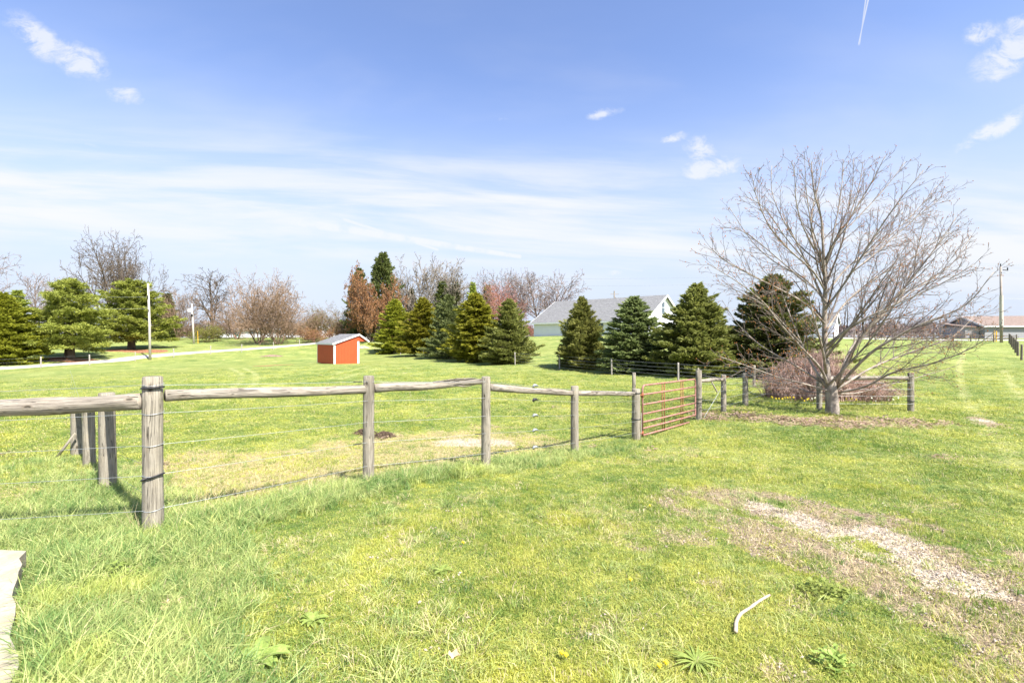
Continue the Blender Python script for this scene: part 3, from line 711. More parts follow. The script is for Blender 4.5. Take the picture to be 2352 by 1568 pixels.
    # dark insulator sleeves by some posts
    for i, k in ((1, 0), (1, 3), (2, 3), (3, 3), (4, 0)):
        (x, y, z), h, r, ln = spec[i]; (x0, y0, z0), h0, r0, _ = spec[i-1]; fk = fr[k]
        A = Vector((x-.0, y-r, z+h*fk)); B_ = Vector((x0, y0-r0, z0+h0*fk)); d = (B_-A).normalized()
        b = MB(); b.tube([A+d*r, A+d*(r+.12)], .007, 6); b.build('insulator', M['rubber'], root)
    # loop of rubber on gate post
    for fk in (.93, .42):
        (x, y, z), h, r, ln = spec[4]; b = MB(); b.tube([(x+math.cos(a)*(r+.008), y+math.sin(a)*(r+.008), z+h*fk) for a in np.linspace(0, 6.283, 17)], .009, 6, False); b.build('insulating_tube', M['rubber'], root)
    return spec
FSPEC = front_fence()
def thin_post():
    x, y, z = bp(1456, 12.1); b = MB(); post(b, (x, y, z), (995-861)/F*12.1, .045, (0, 0), 10, random.Random(3)); o = b.build('fence_post', M['wood'], None, True)
    tag(o, 'slim grey post standing behind the hinge post of the gate', 'post')
thin_post()

def gate():
    A = Vector(FSPEC[4][0])+Vector((.155, .04, 0)); B_ = Vector(bp(1597, 13.35)); zb = A.z+.10
    root = thing('farm_gate', tuple(A), 'rusty red tubular metal farm gate closed between two round posts', 'gate')
    L = math.hypot(B_.x-A.x, B_.y-A.y); d = Vector((B_.x-A.x, B_.y-A.y, 0))/L; up = Vector((0, 0, 1)); hh = 1.14; slope = -.018
    def p(s, h): return Vector((A.x, A.y, zb))+d*s+up*(h+slope*s)
    b = MB(); c = .10; path = [p(0, 0), p(0, hh-c)]+[p(c-c*math.cos(t), hh-c+c*math.sin(t)) for t in np.linspace(.3, 1.57, 5)]
    path += [p(L-c+c*math.sin(t), hh-c+c*math.cos(t)) for t in np.linspace(0, 1.3, 5)]+[p(L, hh-c), p(L, .16), p(L-.04, .12)]
    b.tube(path, .022, 10); b.build('gate_frame', M['rust'], root, True)
    for h, s1 in ((0.0, L-.42), (.155, L), (.30, L), (.485, L), (.70, L), (.93, L)):
        b = MB(); b.tube([p(0.0, h), p(s1*.5, h-.004), p(s1, h)], .021, 10); b.build('gate_bar', M['rust'], root, True)
    for s in (L*.33, L*.37, L*.69, L*.73):
        b = MB(); b.tube([p(s, .0), p(s, hh)], .011, 6); b.build('gate_upright', M['rustd'], root, True)
    for h in (.05, .92):
        b = MB(); b.tube([p(-.10, h), p(0, h)], .013, 7); b.tube([p(0, h-.05), p(0, h+.05)], .030, 8); b.build('hinge', M['rustd'], root, True)
    b = MB(); b.box(p(-.045, .02)-Vector((.01, .02, 0)), d*.02, Vector((0, .04, 0)), up*.5); b.build('strip', M['wood_far'], root)
gate()

def corner_fence():
    rg = random.Random(9)
    x, y, z = bp(1605, 13.5)
    root = thing('wooden_fence', (x, y, z), 'weathered post and rail fence from the gate past the bare tree to its end post', 'fence')
    sp = {}
    for nm, px, pt, pb, d, w in [('a', 1605, 850, 963, 13.5, 15), ('b', 1662, 862, 948, 14.6, 13), ('c', 1712, 857, 932, 16, 14), ('d', 1778, 843, 910, 19, 9), ('e', 1732, 835, 883, 24, 7),
                                 ('f', 1882, 855, 942, 15.2, 14), ('g', 2092, 857, 945, 15, 17)]:
        x, y, z = bp(px, d); h = (pb-pt)/F*d; r = w/F*d/2*wf(px); sp[nm] = (x, y, z, h, r)
        b = MB(); post(b, (x, y, z), h, r, (0, 0), 12, rg)
        if nm == 'a': b.tube([(x-.02, y, z+h-.01), (x-.01, y, z+h+.07)], [.04, .015], 6, True, .2, 0, rg)
        b.build('post', M['wood'], root, True)
    def top(n, k=.86): x, y, z, h, r = sp[n]; return Vector((x, y, z+h*k))
    for a, c, ka, kc, r in (('a', 'b', .79, .88, .05), ('f', 'g', .82, .86, .055), ('e', 'd', .80, .93, .035)):
        A, B_ = top(a, ka), top(c, kc); d = (B_-A).normalized(); b = MB(); rail(b, A+d*sp[a][4]*.9, B_-d*sp[c][4]*.9, r, r, 10, .02, rg); b.build('rail', M['wood_rail'], root, True)
    A = top('a', .55); Q = top('b', .5)
    b = MB(); m_ = top('a', .8).lerp(top('b', .88), .45); b.tube([m_, m_+Vector((.22, .05, -.36))], .02, 6); b.build('hanging_stake', M['wood'], root)
    for fk in (.2, .4, .58, .75, .92):
        for ch in (('a', 'b', 'c', 'd', 'e'), ('c', 'f', 'g')):
            P = [(sp[n][0], sp[n][1]-sp[n][4], sp[n][2]+sp[n][3]*fk) for n in ch]
            b = MB(); b.tube(wire_pts(P, .01, 4), .0035, 4, False); b.build('wire', M['wire'], root)
    for fk in (.35, .43):
        x, y, z, h, r = sp['a']; b = MB(); b.tube([(x+math.cos(a)*(r+.008), y+math.sin(a)*(r+.008), z+h*fk) for a in np.linspace(0, 6.283, 17)], .010, 6, False); b.build('insulating_tube', M['rubber'], root)
    x, y, z, h, r = sp['g']; b = MB(); b.tube([(x+math.cos(a)*(r+.008), y+math.sin(a)*(r+.008), z+h*.27) for a in np.linspace(0, 6.283, 17)], .012, 6, False); b.build('insulating_tube', M['rubber'], root)
    a, c = top('a', .05), top('b', .75); b = MB(); b.tube([a+Vector((.15, 0, 0)), c], .006, 4); b.build('guy_wire', M['wire'], root)
    return sp
CSP = corner_fence()

def far_fence(name, L, label, h0, wires, r=.055, m='wood_far'):
    rg = random.Random(len(L)); B0 = bp(*L[0][:2]); root = thing('wire_fence', B0, label, 'fence'); tops = []
    for q in L:
        px, d = q[0], q[1]; h = q[2] if len(q) > 2 else h0
        x, y, z = bp(px, d); b = MB(); post(b, (x, y, z), h, r*rg.uniform(.9, 1.15), (rg.uniform(-.03, .03), 0), 8, rg); b.build('post', M[m], root, True); tops.append((x, y, z, h))
    for k in wires:
        b = MB(); b.tube(wire_pts([(x, y-r, z+h*k) for x, y, z, h in tops], .02, 3), .0045, 4, False); b.build('wire', M['wire'], root)
far_fence('a', [(-60, 49.5), (94, 51), (206, 55), (310, 62), (399, 66), (484, 70), (555, 73), (628, 76), (688, 80), (760, 86)], 'thin post and wire fence along the pale gravel lane', 1.16, (.3, .6, .92), .06)
far_fence('b', [(1732, 24.2, 1.0), (1558, 26.5, 1.02), (1405, 31.5, 1.08), (1285, 37.5), (1183, 42), (1097, 48.5), (1033, 54.5), (973, 61.5), (920, 69.5), (871, 75), (843, 90)], 'thin post and wire fence in front of the spruce rows', 1.1, (.12, .32, .52, .72, .93), .05)
def right_fences():
    # dark posts going away at the right edge
    far_fence('c', [(2395, 29), (2377, 31.5), (2360, 34), (2346, 37), (2338, 40), (2333, 43), (2328, 47), (2324, 51), (2321, 56), (2318, 61)], 'row of dark posts receding along the mown strip by the right edge', 1.2, (.4, .9), .075, 'dark_post')
    rg = random.Random(5); L = [(2335, 66.5), (2230, 66.5), (2190, 67), (2100, 67), (2010, 68), (1915, 69), (1820, 70)]
    B0 = bp(*L[0]); root = thing('rail_fence', B0, 'low brown split-rail fence before the distant road', 'fence'); T_ = []
    P = [bp(*q) for q in L]
    Q = []
    for a, c in zip(P[:-1], P[1:]):
        n = max(1, round(math.hypot(c[0]-a[0], c[1]-a[1])/2.7))
        for i in range(n): x = a[0]+(c[0]-a[0])*i/n; y = a[1]+(c[1]-a[1])*i/n; Q.append((x, y, H(x, y)))
    for q in Q: b = MB(); post(b, q, 1.1, .075, (0, 0), 7, rg); b.build('post', M['dark_post'], root, True)
    for a, c in zip(Q[:-1], Q[1:]):
        b = MB()
        for k in (.45, .9): b.tube([(a[0], a[1], a[2]+k), (c[0], c[1], c[2]+k)], .05, 5)
        b.build('rail', M['dark_post'], root)
M['dark_post'] = m_simple('dark_weathered_post', (.10, .085, .07), (.18, .15, .12), 4)
right_fences()
# ------------------------------------------------------------------ buildings
def m_siding(name, col, pitch, depth=.012, horiz=True, rough=.6):
    m, T, out = mat(name)
    c = T.n('ShaderNodeTexCoord').outputs['UV']; s = T.n('ShaderNodeSeparateXYZ', i={0: c})
    t = T.m('FRACT', T.m('DIVIDE', s.outputs[1 if horiz else 0], pitch))
    n = T.noise(c, 1.3, 4, .6); line = T.ramp(t, .0, .07, 1, 0)
    cc = T.mix(T.m('MULTIPLY', line, .35), T.mix(T.ramp(n, .3, .7, 0, .25), col, tuple(q*.85 for q in col)), tuple(q*.5 for q in col))
    pbsdf(T, out, cc, rough, .3, bump(T, T.m('MULTIPLY', t, 1.0), .6, depth)); return m
def m_shingle(name, a, b):
    m, T, out = mat(name)
    c = T.n('ShaderNodeTexCoord').outputs['UV']
    br = T.n('ShaderNodeTexBrick'); T.set(br, 'Vector', c)
    for k, v in (('Scale', 1.0), ('Mortar Size', .012), ('Brick Width', .33), ('Row Height', .15), ('Bias', 0)): br.inputs[k].default_value = v
    br.inputs['Color1'].default_value = a+(1,); br.inputs['Color2'].default_value = b+(1,); br.inputs['Mortar'].default_value = (a[0]*.5, a[1]*.5, a[2]*.5, 1)
    n = T.noise(c, 2.2, 5, .7); n2 = T.noise(c, 30, 3, .7)
    col = T.mix(T.ramp(n, .35, .7, 0, .35), br.outputs[0], (b[0]*1.25, b[1]*1.25, b[2]*1.25)); col = T.mix(T.ramp(n2, .5, .7, 0, .4), col, (a[0]*.6, a[1]*.6, a[2]*.6))
    pbsdf(T, out, col, .95, .15, bump(T, T.m('ADD', br.outputs[1], n2), .6, .02)); return m
M['vinyl'] = m_siding('white_vinyl_siding', (.78, .78, .84), .13)
M['vinyl_grey'] = m_siding('grey_wall_panels', (.30, .30, .31), .9, .02, False)
M['shingle'] = m_shingle('grey_shingles', (.15, .15, .15), (.225, .225, .225))
M['shingle_b'] = m_shingle('brown_shingles', (.19, .145, .12), (.26, .20, .17))
M['redmetal'] = m_simple('red_painted_steel', (.52, .080, .025), (.44, .066, .021), 1.5, .42, .0, .5)

def shed():
    x0, y0, z0 = bp(767, 46); th = math.radians(40)
    tb = Vector((math.sin(th), -math.cos(th), 0)); te = Vector((math.cos(th), math.sin(th), 0)); up = Vector((0, 0, 1))
    # corner O nearest the camera ; back wall runs along -tb (away to the left), end wall along te (to the right)
    k = 46/F; O = Vector((x0, y0, z0-.05)); LB = 4.7; W = 2.45; OV = .95; hb = 50*k; hr = 69*k; hf = 53*k
    root = thing('run_in_shed', tuple(O), 'small red metal run-in shed with white trim and grey roof alone in the pasture', 'shed')
    A = O-tb*LB      # far corner of the back wall
    def ribbed(name, P, e, w, hfun, nrm, pitch, rw, rd):
        b = MB(); n = int(w/pitch)
        b.poly([P, P+e*w, P+e*w+up*hfun(w), P+up*hfun(0)])
        b.poly([P-nrm*.05, P-nrm*.05+up*hfun(0), P+e*w-nrm*.05+up*hfun(w), P+e*w-nrm*.05])
        for i in range(n):
            s = (i+.5)*w/n; q = P+e*s; h = min(hfun(s-rw/2), hfun(s+rw/2))-.01
            b.poly([q-e*rw/2+nrm*.001, q-e*rw*.25+nrm*rd, q-e*rw*.25+nrm*rd+up*h, q-e*rw/2+nrm*.001+up*h])
            b.poly([q-e*rw*.25+nrm*rd, q+e*rw*.25+nrm*rd, q+e*rw*.25+nrm*rd+up*h, q-e*rw*.25+nrm*rd+up*h])
            b.poly([q+e*rw*.25+nrm*rd, q+e*rw/2+nrm*.001, q+e*rw/2+nrm*.001+up*h, q+e*rw*.25+nrm*rd+up*h])
        return b.build(name, M['redmetal'], root)
    ribbed('wall', A, tb, LB, lambda s: hb, -te, .235, .10, .03)
    ribbed('wall', O, te, W, lambda s: hb+(hr-hb)*s/W, tb, .28, .045, .012)
    ribbed('wall', A+te*W, -te, W, lambda s: hr-(hr-hb)*s/W, -tb, .28, .045, .012)
    # gable piece over the open front, and the front beam
    fo = O+te*W; b = MB()
    for s in (0, -LB): 
        q = fo+tb*s; e = tb*.03*(1 if s == 0 else -1)
        b.poly([q+up*(hf), q+te*OV+up*hf, q+up*hr]); b.poly([q-e+up*(hf), q-e+up*hr, q-e+te*OV+up*hf])
    b.box(fo-tb*LB+up*(hf), tb*LB, te*.04, up*.35); b.build('front_panel', M['redmetal'], root)
    b = MB(); b.box(fo-tb*LB+te*(OV-.02)+up*(hf-.03), tb*LB, te*.05, up*.03)
    b.poly([fo-tb*LB+up*(hf-.02), fo+up*(hf-.02), fo+te*OV+up*(hf-.02), fo-tb*LB+te*OV+up*(hf-.02)]); b.build('soffit', M['white'], root)
    # interior back, dark earth shade comes from the light
    b = MB()
    def slab(Pa, Pb, Pc, Pd, t):   # roof plane with thickness
        n = (Pb-Pa).cross(Pd-Pa).normalized()
        if n.z < 0: n = -n
        lo = [Pa, Pb, Pc, Pd]; hi = [q+n*t for q in lo]
        b.poly(hi); b.poly(lo[::-1])
        for i in range(4): j = (i+1) % 4; b.poly([lo[i], lo[j], hi[j], hi[i]])
    ee = .12
    be0, be1 = A-tb*ee-te*.15+up*(hb-.1), O+tb*ee-te*.15+up*(hb-.1)
    r0, r1 = A-tb*ee+te*W+up*(hr+.02), O+tb*ee+te*W+up*(hr+.02)
    f0, f1 = A-tb*ee+te*(W+OV+.05)+up*(hf-.0), O+tb*ee+te*(W+OV+.05)+up*(hf-.0)
    slab(be0, be1, r1, r0, .06); slab(r0, r1, f1, f0, .06); b.build('roof', M['shingle'], root)
    b = MB()
    for P, Q in ((be1, r1), (r1, f1)): b.box(P+tb*.004-up*.10, Q-P, tb*.03, up*.155)
    for P, Q in ((be0, r0), (r0, f0)): b.box(P-tb*.034-up*.10, Q-P, tb*.03, up*.155)
    b.box(be0-te*.03-up*.10, be1-be0, te*.03, up*.155); b.box(f0+te*.0-up*.08, f1-f0, te*.03, up*.14); b.build('fascia', M['white'], root)
    for P in (O, A):
        b = MB(); s = 1 if P is O else -1; b.box(P-te*.025-tb*.10*s+0*up, te*.02, tb*.125*s, up*(hb-.08)); b.box(P-te*.025+tb*.005*s, te*.16, tb*.022*s, up*(hb-.05)); b.build('corner_trim', M['white'], root)
    for s in (0, -LB):
        b = MB(); q = fo+tb*s; b.box(q-te*.16+tb*(.005 if s == 0 else -.027), te*.18, tb*.022, up*(hf)); b.box(q-tb*(.11 if s == 0 else -.0), te*.03, tb*.11, up*hf); b.build('corner_trim', M['white'], root)
shed()

def gable_house(name, label, A, u, L, w, W, ze, zr, zb, wall, roof, oh=.5, windows=(), extra=None):
    """A near eave corner; u long direction (unit 2D), w gable direction (unit 2D)"""
    A = Vector((A[0], A[1], 0)); u = Vector((u[0], u[1], 0)).normalized(); w = Vector((w[0], w[1], 0)).normalized(); up = Vector((0, 0, 1))
    root = thing(name, (A.x, A.y, zb), label, 'house' if name != 'garage' else 'garage'); z = lambda q, h: Vector((q.x, q.y, h))
    B_, C, D = A+u*L, A+u*L+w*W, A+w*W; b = MB()
    b.poly([z(B_, zb), z(A, zb), z(A, ze), z(B_, ze)]); b.poly([z(D, zb), z(C, zb), z(C, ze), z(D, ze)])
    b.poly([z(A, zb), z(D, zb), z(D, ze), z(A, ze)]); b.poly([z(A, ze), z(D, ze), z(A+w*W/2, zr)])
    b.poly([z(C, zb), z(B_, zb), z(B_, ze), z(C, ze)]); b.poly([z(C, ze), z(B_, ze), z(A+u*L+w*W/2, zr)]); b.build('wall', wall, root)
    b = MB(); b.box(z(A, zb-.3)+w*.0-u*.0+(-u-w)*.03, u*(L+.06), w*(W+.06), up*.42); b.build('foundation', M['asphalt'], root)
    rise = (zr-ze)/(W/2); R0, R1 = A-u*oh+w*W/2, A+u*(L+oh)+w*W/2; fas = MB(); b = MB()
    for s in (-1, 1):
        E0, E1 = R0+w*s*(W/2+oh), R1+w*s*(W/2+oh); ez = ze-rise*oh
        lo = [z(E0, ez), z(E1, ez), z(R1, zr), z(R0, zr)]
        if s == 1: lo = [lo[1], lo[0], lo[3], lo[2]]
        hi = [q+up*.16 for q in lo]; b.poly(hi); b.poly(lo[::-1])
        for i in range(4): j = (i+1) % 4; b.poly([lo[i], lo[j], hi[j], hi[i]])
        fas.box(z(E0, ez-.12)+w*s*.004, z(E1, 0)-z(E0, 0), w*s*.03, up*.26)
        for P, Q, sg in ((E0, R0, -1), (E1, R1, 1)): fas.box(z(P, ez-.16)+u*sg*.004, z(Q, zr)-z(P, ez), u*sg*.04, up*.34)
    b.build('roof', roof, root); fas.build('fascia', M['white'], root)
    for (face, s, h, ww, hh) in windows:
        P, e, n = (A, u, -w) if face == 'l' else (A, w, -u)
        q = z(P, zb)+e*s+up*h+n*.01; b = MB(); t = .09
        for o, ex, ez_ in ((q-e*(ww/2+t)-up*t, e*t, up*(hh+2*t)), (q+e*(ww/2)-up*t, e*t, up*(hh+2*t)), (q-e*ww/2-up*t, e*ww, up*t), (q-e*ww/2+up*hh, e*ww, up*t), (q-e*ww/2+up*(hh/2-.03), e*ww, up*.06)):
            b.box(o, ex, n*.05, ez_)
        f = b.build('window', M['white'], root); b = MB(); b.box(q-e*ww/2, e*ww, n*.02, up*hh); b.build('pane', M['dark_glass'], f)
    return root
def buildings():
    A = np.array([19.8, 72.0]); B_ = np.array([3.9, 86.0]); u = (B_-A)/np.linalg.norm(B_-A); w = np.array([-u[1], u[0]]); w = w if w[1] > 0 else -w
    L = float(np.linalg.norm(B_-A)); zb = 2.35
    gable_house('farmhouse', 'long white sided house with steep grey shingle roof behind the spruces', A, u, L, w, 14.0, zb+2.75, 9.05, zb, M['vinyl'], M['shingle'], .45,
                [('g', 6.3, 3.85, 1.15, 1.9), ('l', 3.0, 1.0, 1.1, 1.35), ('l', 7.6, 1.0, 1.1, 1.35), ('g', 3.2, .9, 1.0, 1.4), ('g', 10.8, .9, 1.0, 1.4)])
    d = 88; x, y, z = bp(1922, d)
    gable_house('garage', 'small white gabled garage seen behind the trunk of the bare tree', (x-.4, y), (-.75, .66), 8, (.66, .75), 4.6, z+2.9, z+4.6, z, M['vinyl'], M['shingle'], .3, [('g', 2.3, .9, .8, 1.1)])
    x, y, z = bp(2262, 98)
    r = gable_house('long_building', 'long low grey building with brown shingle roof at the right edge', (x, y), (1, -.12), 34, (.12, 1), 11, z+2.6, z+4.6, z, M['vinyl_grey'], M['shingle_b'], .5, [])
    b = MB(); b.box(Vector((x-2.6, y+1.5, z)), (2.6, -.3, 0), (.8, 7, 0), (0, 0, 2.3)); b.build('annex', M['vinyl_grey'], r)
    b = MB(); b.box(Vector((x-2.9, y+1.2, z+2.3)), (2.9, -.3, 0), (.8, 7.6, .9), (0, 0, .15)); b.build('annex_roof', M['shingle_b'], r)
    x, y, z = bp(640, 120)
    gable_house('ranch_house', 'low pale house hidden behind the brown twiggy trees', (x+9, y), (-1, .05), 26, (.05, 1), 8, z+2.2, z+3.6, z, M['vinyl'], M['shingle_b'], .5, [('l', 4, .8, 1.2, 1), ('l', 9, .8, 1.6, 1), ('l', 16, .8, 1.2, 1)])
    x, y, z = bp(818, 104)
    gable_house('cottage', 'small white house glimpsed left of the brown oak', (x, y), (-.9, .3), 6, (.3, .9), 5, z+2.2, z+3.6, z, M['vinyl'], M['shingle_b'], .3, [])
    x, y, z = bp(70, 112)
    gable_house('pale_house', 'pale grey house hidden behind the white pines', (x, y), (-1, .1), 14, (.1, 1), 8, z+2.6, z+4.6, z, M['vinyl'], M['shingle'], .4, [])
buildings()

# ------------------------------------------------------------------ poles, wires, small far things
M['pole'] = m_simple('pale_pole_wood', (.56, .52, .47), (.40, .36, .32), 2.5)
M['pole_d'] = m_simple('grey_pole_wood', (.33, .29, .26), (.24, .21, .18), 2.5)
def poles():
    x, y, z = bp(345, 63.5); h = (827-652)/F*63.5
    r = thing('utility_pole', (x, y, z), 'tall bare pale wooden pole by the lane in front of the pines', 'pole'); b = MB()
    b.tube([(x, y, z-.5), (x-.1, y, z+h*.5), (x-.28, y, z+h)], [.17, .14, .11], 10); b.build('shaft', M['pole'], r, True)
    for q1, q2, dx in ((.84, .80, .2), (.66, .63, .14)): b = MB(); b.tube([(x-dx, y-.15, z+h*q1), (x-dx, y-.15, z+h*q2)], .07, 6); b.build('insulator', M['rubber'], r)
    b = MB()
    for kk in (.82, .67): b.tube(wire_pts([(x-.2, y-.18, z+h*kk), (x-40, y-12, H(x-40, y-12)+h*kk)], .4, 14), .012, 4, False)
    b.build('wire', M['wire'], r)
    x, y, z = bp(443, 85); h = (790-698)/F*85
    r = thing('utility_pole', (x, y, z), 'shorter pole carrying a white yard light box', 'pole'); b = MB()
    b.tube([(x+.2, y, z-.5), (x, y, z+h*.5), (x-.2, y, z+h)], [.17, .14, .12], 10); b.build('shaft', M['pole'], r, True)
    b = MB(); b.cbox((x-.50, y-.1, z+h*.80), 0, .5, .3, .5); b.build('light_box', M['white'], r); b = MB(); b.cbox((x-.05, y-.2, z+h*.68), 0, .22, .25, .4); b.build('meter_box', M['black'], r)
    x, y, z = bp(2300, 63); h = (787-612)/F*63
    r = thing('utility_pole', (x, y, z), 'tall power pole with pale lower shaft rising over the rail fence at right', 'pole'); b = MB()
    b.tube([(x, y, z-.5), (x, y, z+h*.45), (x-.1, y, z+h)], [.17, .145, .11], 12); b.build('shaft', M['pole_d'], r, True)
    b = MB(); b.tube([(x, y, z+h*.22), (x, y, z+h*.62)], [.215, .195], 12, False); b.build('marker_sleeve', M['pole'], r, True)
    b = MB(); b.tube([(x-.1, y, z+h), (x-.1, y, z+h+.35)], .06, 6); b.tube([(x-.1, y-.3, z+h-.5), (x+.5, y-.3, z+h-.55)], .06, 6); b.tube([(x+.5, y-.3, z+h-.6), (x+.5, y-.3, z+h-.2)], .07, 6); b.build('bracket', M['rubber'], r)
    b = MB()
    for kk, dz in ((.99, .35), (.92, 0), (.58, 0)):
        for dx, dy in ((60, -13), (-75, 13)): b.tube(wire_pts([(x, y, z+h*kk+dz), (x+dx, y+dy, z+h*kk+dz)], .9, 16), .014, 4, False)
    b.build('wire', M['wire'], r)
    for px, d, top, lab in ((1411, 150, 668, 'distant power pole with crossarm above the white house roof'), (1298, 165, 712, 'distant small pole by the left end of the house roof')):
        x, y, z = bp(px, d); h = CH-(top-HY)/F*d-z; r = thing('utility_pole', (x, y, z), lab, 'pole'); b = MB(); b.tube([(x, y, z-.5), (x, y, z+h)], [.26, .2], 8); b.build('shaft', M['pole_d'], r)
        b = MB(); b.box((x-1.3, y-.1, z+h-1.1), (2.6, 0, 0), (0, .15, 0), (0, 0, .18)); b.build('crossarm', M['pole_d'], r)
        if px == 1411:
            b = MB(); b.tube([(x+.35, y-.2, z+h-2.9), (x+.35, y-.2, z+h-2.0)], .22, 8); b.build('transformer', M['pole_d'], r)
            b = MB(); b.tube(wire_pts([(x, y, z+h-.9), (x+60, y-6, z+h-.9)], .8, 12), .03, 4, False); b.build('wire', M['wire'], r)
    for i, px in enumerate((2283, 2288)):
        x, y, z = bp(px, 73); b = MB(); b.tube([(x, y, z-.2), (x+.05, y, z+1.55), (x+.05, y, z+1.6)], [.07, .07, .02], 8)
        tag(b.build('marker_post', M['yellow']), 'slim yellow marker post by the power pole, %s of the pair' % ('left' if i == 0 else 'right'), 'marker post', 'yellow marker posts by the road')
    x, y, z = bp(455, 86); b = MB(); b.tube([(x, y, z-.2), (x-.08, y, z+2.2), (x-.08, y, z+2.22)], [.045, .045, .01], 6)
    tag(b.build('marker_post', M['yellow']), 'thin yellow guy marker beside the shorter pole on the left lawn', 'marker post')
    x, y, z = bp(535, 106); r = thing('playground_slide', (x, y, z), 'green plastic slide standing in the yard behind the bushes', 'slide'); b = MB(); P = [(x-1.1, y, z+1.75), (x-.6, y, z+1.55), (x+.6, y, z+.55), (x+1.2, y, z+.3)]
    for a, c in zip(P[:-1], P[1:]):
        a, c = Vector(a), Vector(c); b.box(a-Vector((0, .3, 0)), c-a, (0, .6, 0), (0, 0, .06))
        for s in (-.34, .3): b.box(a+Vector((0, s, 0)), c-a, (0, .04, 0), (0, 0, .26))
    b.build('chute', M['green_pl'], r); b = MB()
    for s in (-.3, .3): b.tube([(x-1.1, y+s, z), (x-1.1, y+s, z+2.2)], .05, 6); b.tube([(x-1.7, y+s, z), (x-1.15, y+s, z+1.8)], .05, 6)
    for k in range(5): b.tube([(x-1.6+.1*k, y-.3, z+.35*k+.2), (x-1.6+.1*k, y+.3, z+.35*k+.2)], .03, 5)
    b.build('ladder', M['pole'], r)
poles()

# ------------------------------------------------------------------ trees
def rot_from(d, ang, az, rng):
    p = d.orthogonal().normalized(); q = d.cross(p)
    return (d*math.cos(ang)+(p*math.cos(az)+q*math.sin(az))*math.sin(ang)).normalized()
UP = Vector((0, 0, 1))
def grow(P, d, L, r, lev, cfg, rng, out):
    """one shoot and its side shoots; out gets (points, radii, level)"""
    wig = cfg['wig'][lev]; trop = cfg['trop'][lev]; n = max(3, min(9, int(L/cfg['seg'][lev])+1)); pts = [P]; dr = [d]; st = L/n; p = P
    for i in range(n):
        d = (d+Vector((rng.gauss(0, wig), rng.gauss(0, wig), rng.gauss(0, wig)))+UP*trop*st).normalized()
        p = p+d*st; pts.append(p); dr.append(d)
    r1 = max(r*cfg['end'][lev], cfg['rmin']*.7); rad = [r+(r1-r)*(i/n) for i in range(n+1)]; out.append((pts, rad, lev))
    if lev >= cfg['max']: return
    side_shoots(pts, dr, L, rad, lev, cfg, rng, out)
def side_shoots(pts, dr, L, rad, lev, cfg, rng, out):
    n = len(pts)-1; s0 = cfg['start'][lev]; nc = max(1, int(L*(1-s0)/cfg['gap'][lev]*rng.uniform(.8, 1.2))); az = rng.uniform(0, 6.28)
    for k in range(nc):
        t = s0+(1-s0)*(k+rng.uniform(.1, .9))/nc; q = min(t*n, n-.001); i = int(q); f = q-i
        p = pts[i].lerp(pts[i+1], f); dd = dr[min(i+1, n)]; az += 2.4+rng.uniform(-.5, .5)
        ang = math.radians(rng.gauss(cfg['ang'][lev], 8)); c = rot_from(dd, ang, az, rng)
        Lc = L*cfg['rat'][lev]*(1-cfg['fall'][lev]*t)*rng.uniform(.65, 1.15); Lc = max(Lc, cfg['lmin'][lev])
        rr = max(min((rad[i]*(1-f)+rad[i+1]*f)*cfg['rr'], rad[i]*.9), cfg['rmin'])
        grow(p, c, Lc, rr, lev+1, cfg, rng, out)
def tubes_mesh(b, shoots, sides=(9, 6, 4, 3, 3, 3), mi=0, off=Vector((0, 0, 0))):
    for pts, rad, lev in shoots: b.tube([p-off for p in pts], rad, sides[min(lev, len(sides)-1)], lev == 0, 0, mi)
CFG = dict(max=4, wig=(.06, .09, .12, .14, .16), trop=(.03, .05, .06, .06, .05), seg=(.9, .7, .5, .4, .3), end=(.35, .25, .3, .5, .6), start=(.25, .2, .15, .15), gap=(.34, .32, .28, .27),
           ang=(42, 42, 42, 40), rat=(.62, .55, .5, .5), fall=(.45, .5, .5, .5), lmin=(.8, .5, .35, .25), rr=.62, rmin=.017)
def bare_protos():
    """bare tree shapes of nominal height 10 m, each made once and placed by copying"""
    pr = {}
    def mk(nm, seed, cfg, trunk, r, nst=1, lean=.0, bark='bark_brown'):
        rng = random.Random(seed); out = []
        for s in range(nst):
            a = rng.uniform(0, 6.28)+6.28*s/nst; l = lean*(1 if nst > 1 else rng.uniform(-.3, .3))
            d = Vector((math.cos(a)*l, math.sin(a)*l, 1)).normalized(); grow(Vector((math.cos(a)*.1*(nst > 1), math.sin(a)*.1*(nst > 1), -.3)), d, trunk*rng.uniform(.85, 1.1), r*rng.uniform(.8, 1), 0, cfg, rng, out)
        zm = max(max(p.z for p in s[0]) for s in out); k = 10/zm; out = [([p*k for p in s[0]], s[1], s[2]) for s in out]
        pr[nm] = out
    c1 = dict(CFG); mk('tall', 3, c1, 8.5, .15)
    c2 = dict(CFG, ang=(50, 42, 40, 40), trop=(.0, .04, .05, .05, .05), rat=(.75, .6, .5, .5), start=(.28, .2, .15, .15)); mk('round', 8, c2, 6.8, .12, 3, .35)
    c3 = dict(CFG, ang=(34, 32, 34, 36), trop=(.05, .07, .07, .06, .05), rat=(.6, .55, .5, .5), start=(.25, .2, .15, .15)); mk('vase', 12, c3, 8, .10, 4, .34)
    c4 = dict(CFG, ang=(46, 44, 44, 44), trop=(.03, .05, .05, .05, .04), wig=(.10, .12, .14, .16, .16), rat=(.66, .55, .5, .55), start=(.12, .15, .12, .1), gap=(.36, .34, .32, .30)); mk('dense', 21, c4, 7, .10, 5, .60)
    c5 = dict(CFG, ang=(46, 42, 42, 42), wig=(.09, .12, .15, .16, .16), trop=(.02, .05, .06, .05, .04), rat=(.55, .55, .5, .5), start=(.35, .2, .2, .15), gap=(.30, .30, .28, .27)); mk('gnarled', 36, c5, 8.0, .12, 8, .68)
    return pr
BP = bare_protos()
_cache = {}
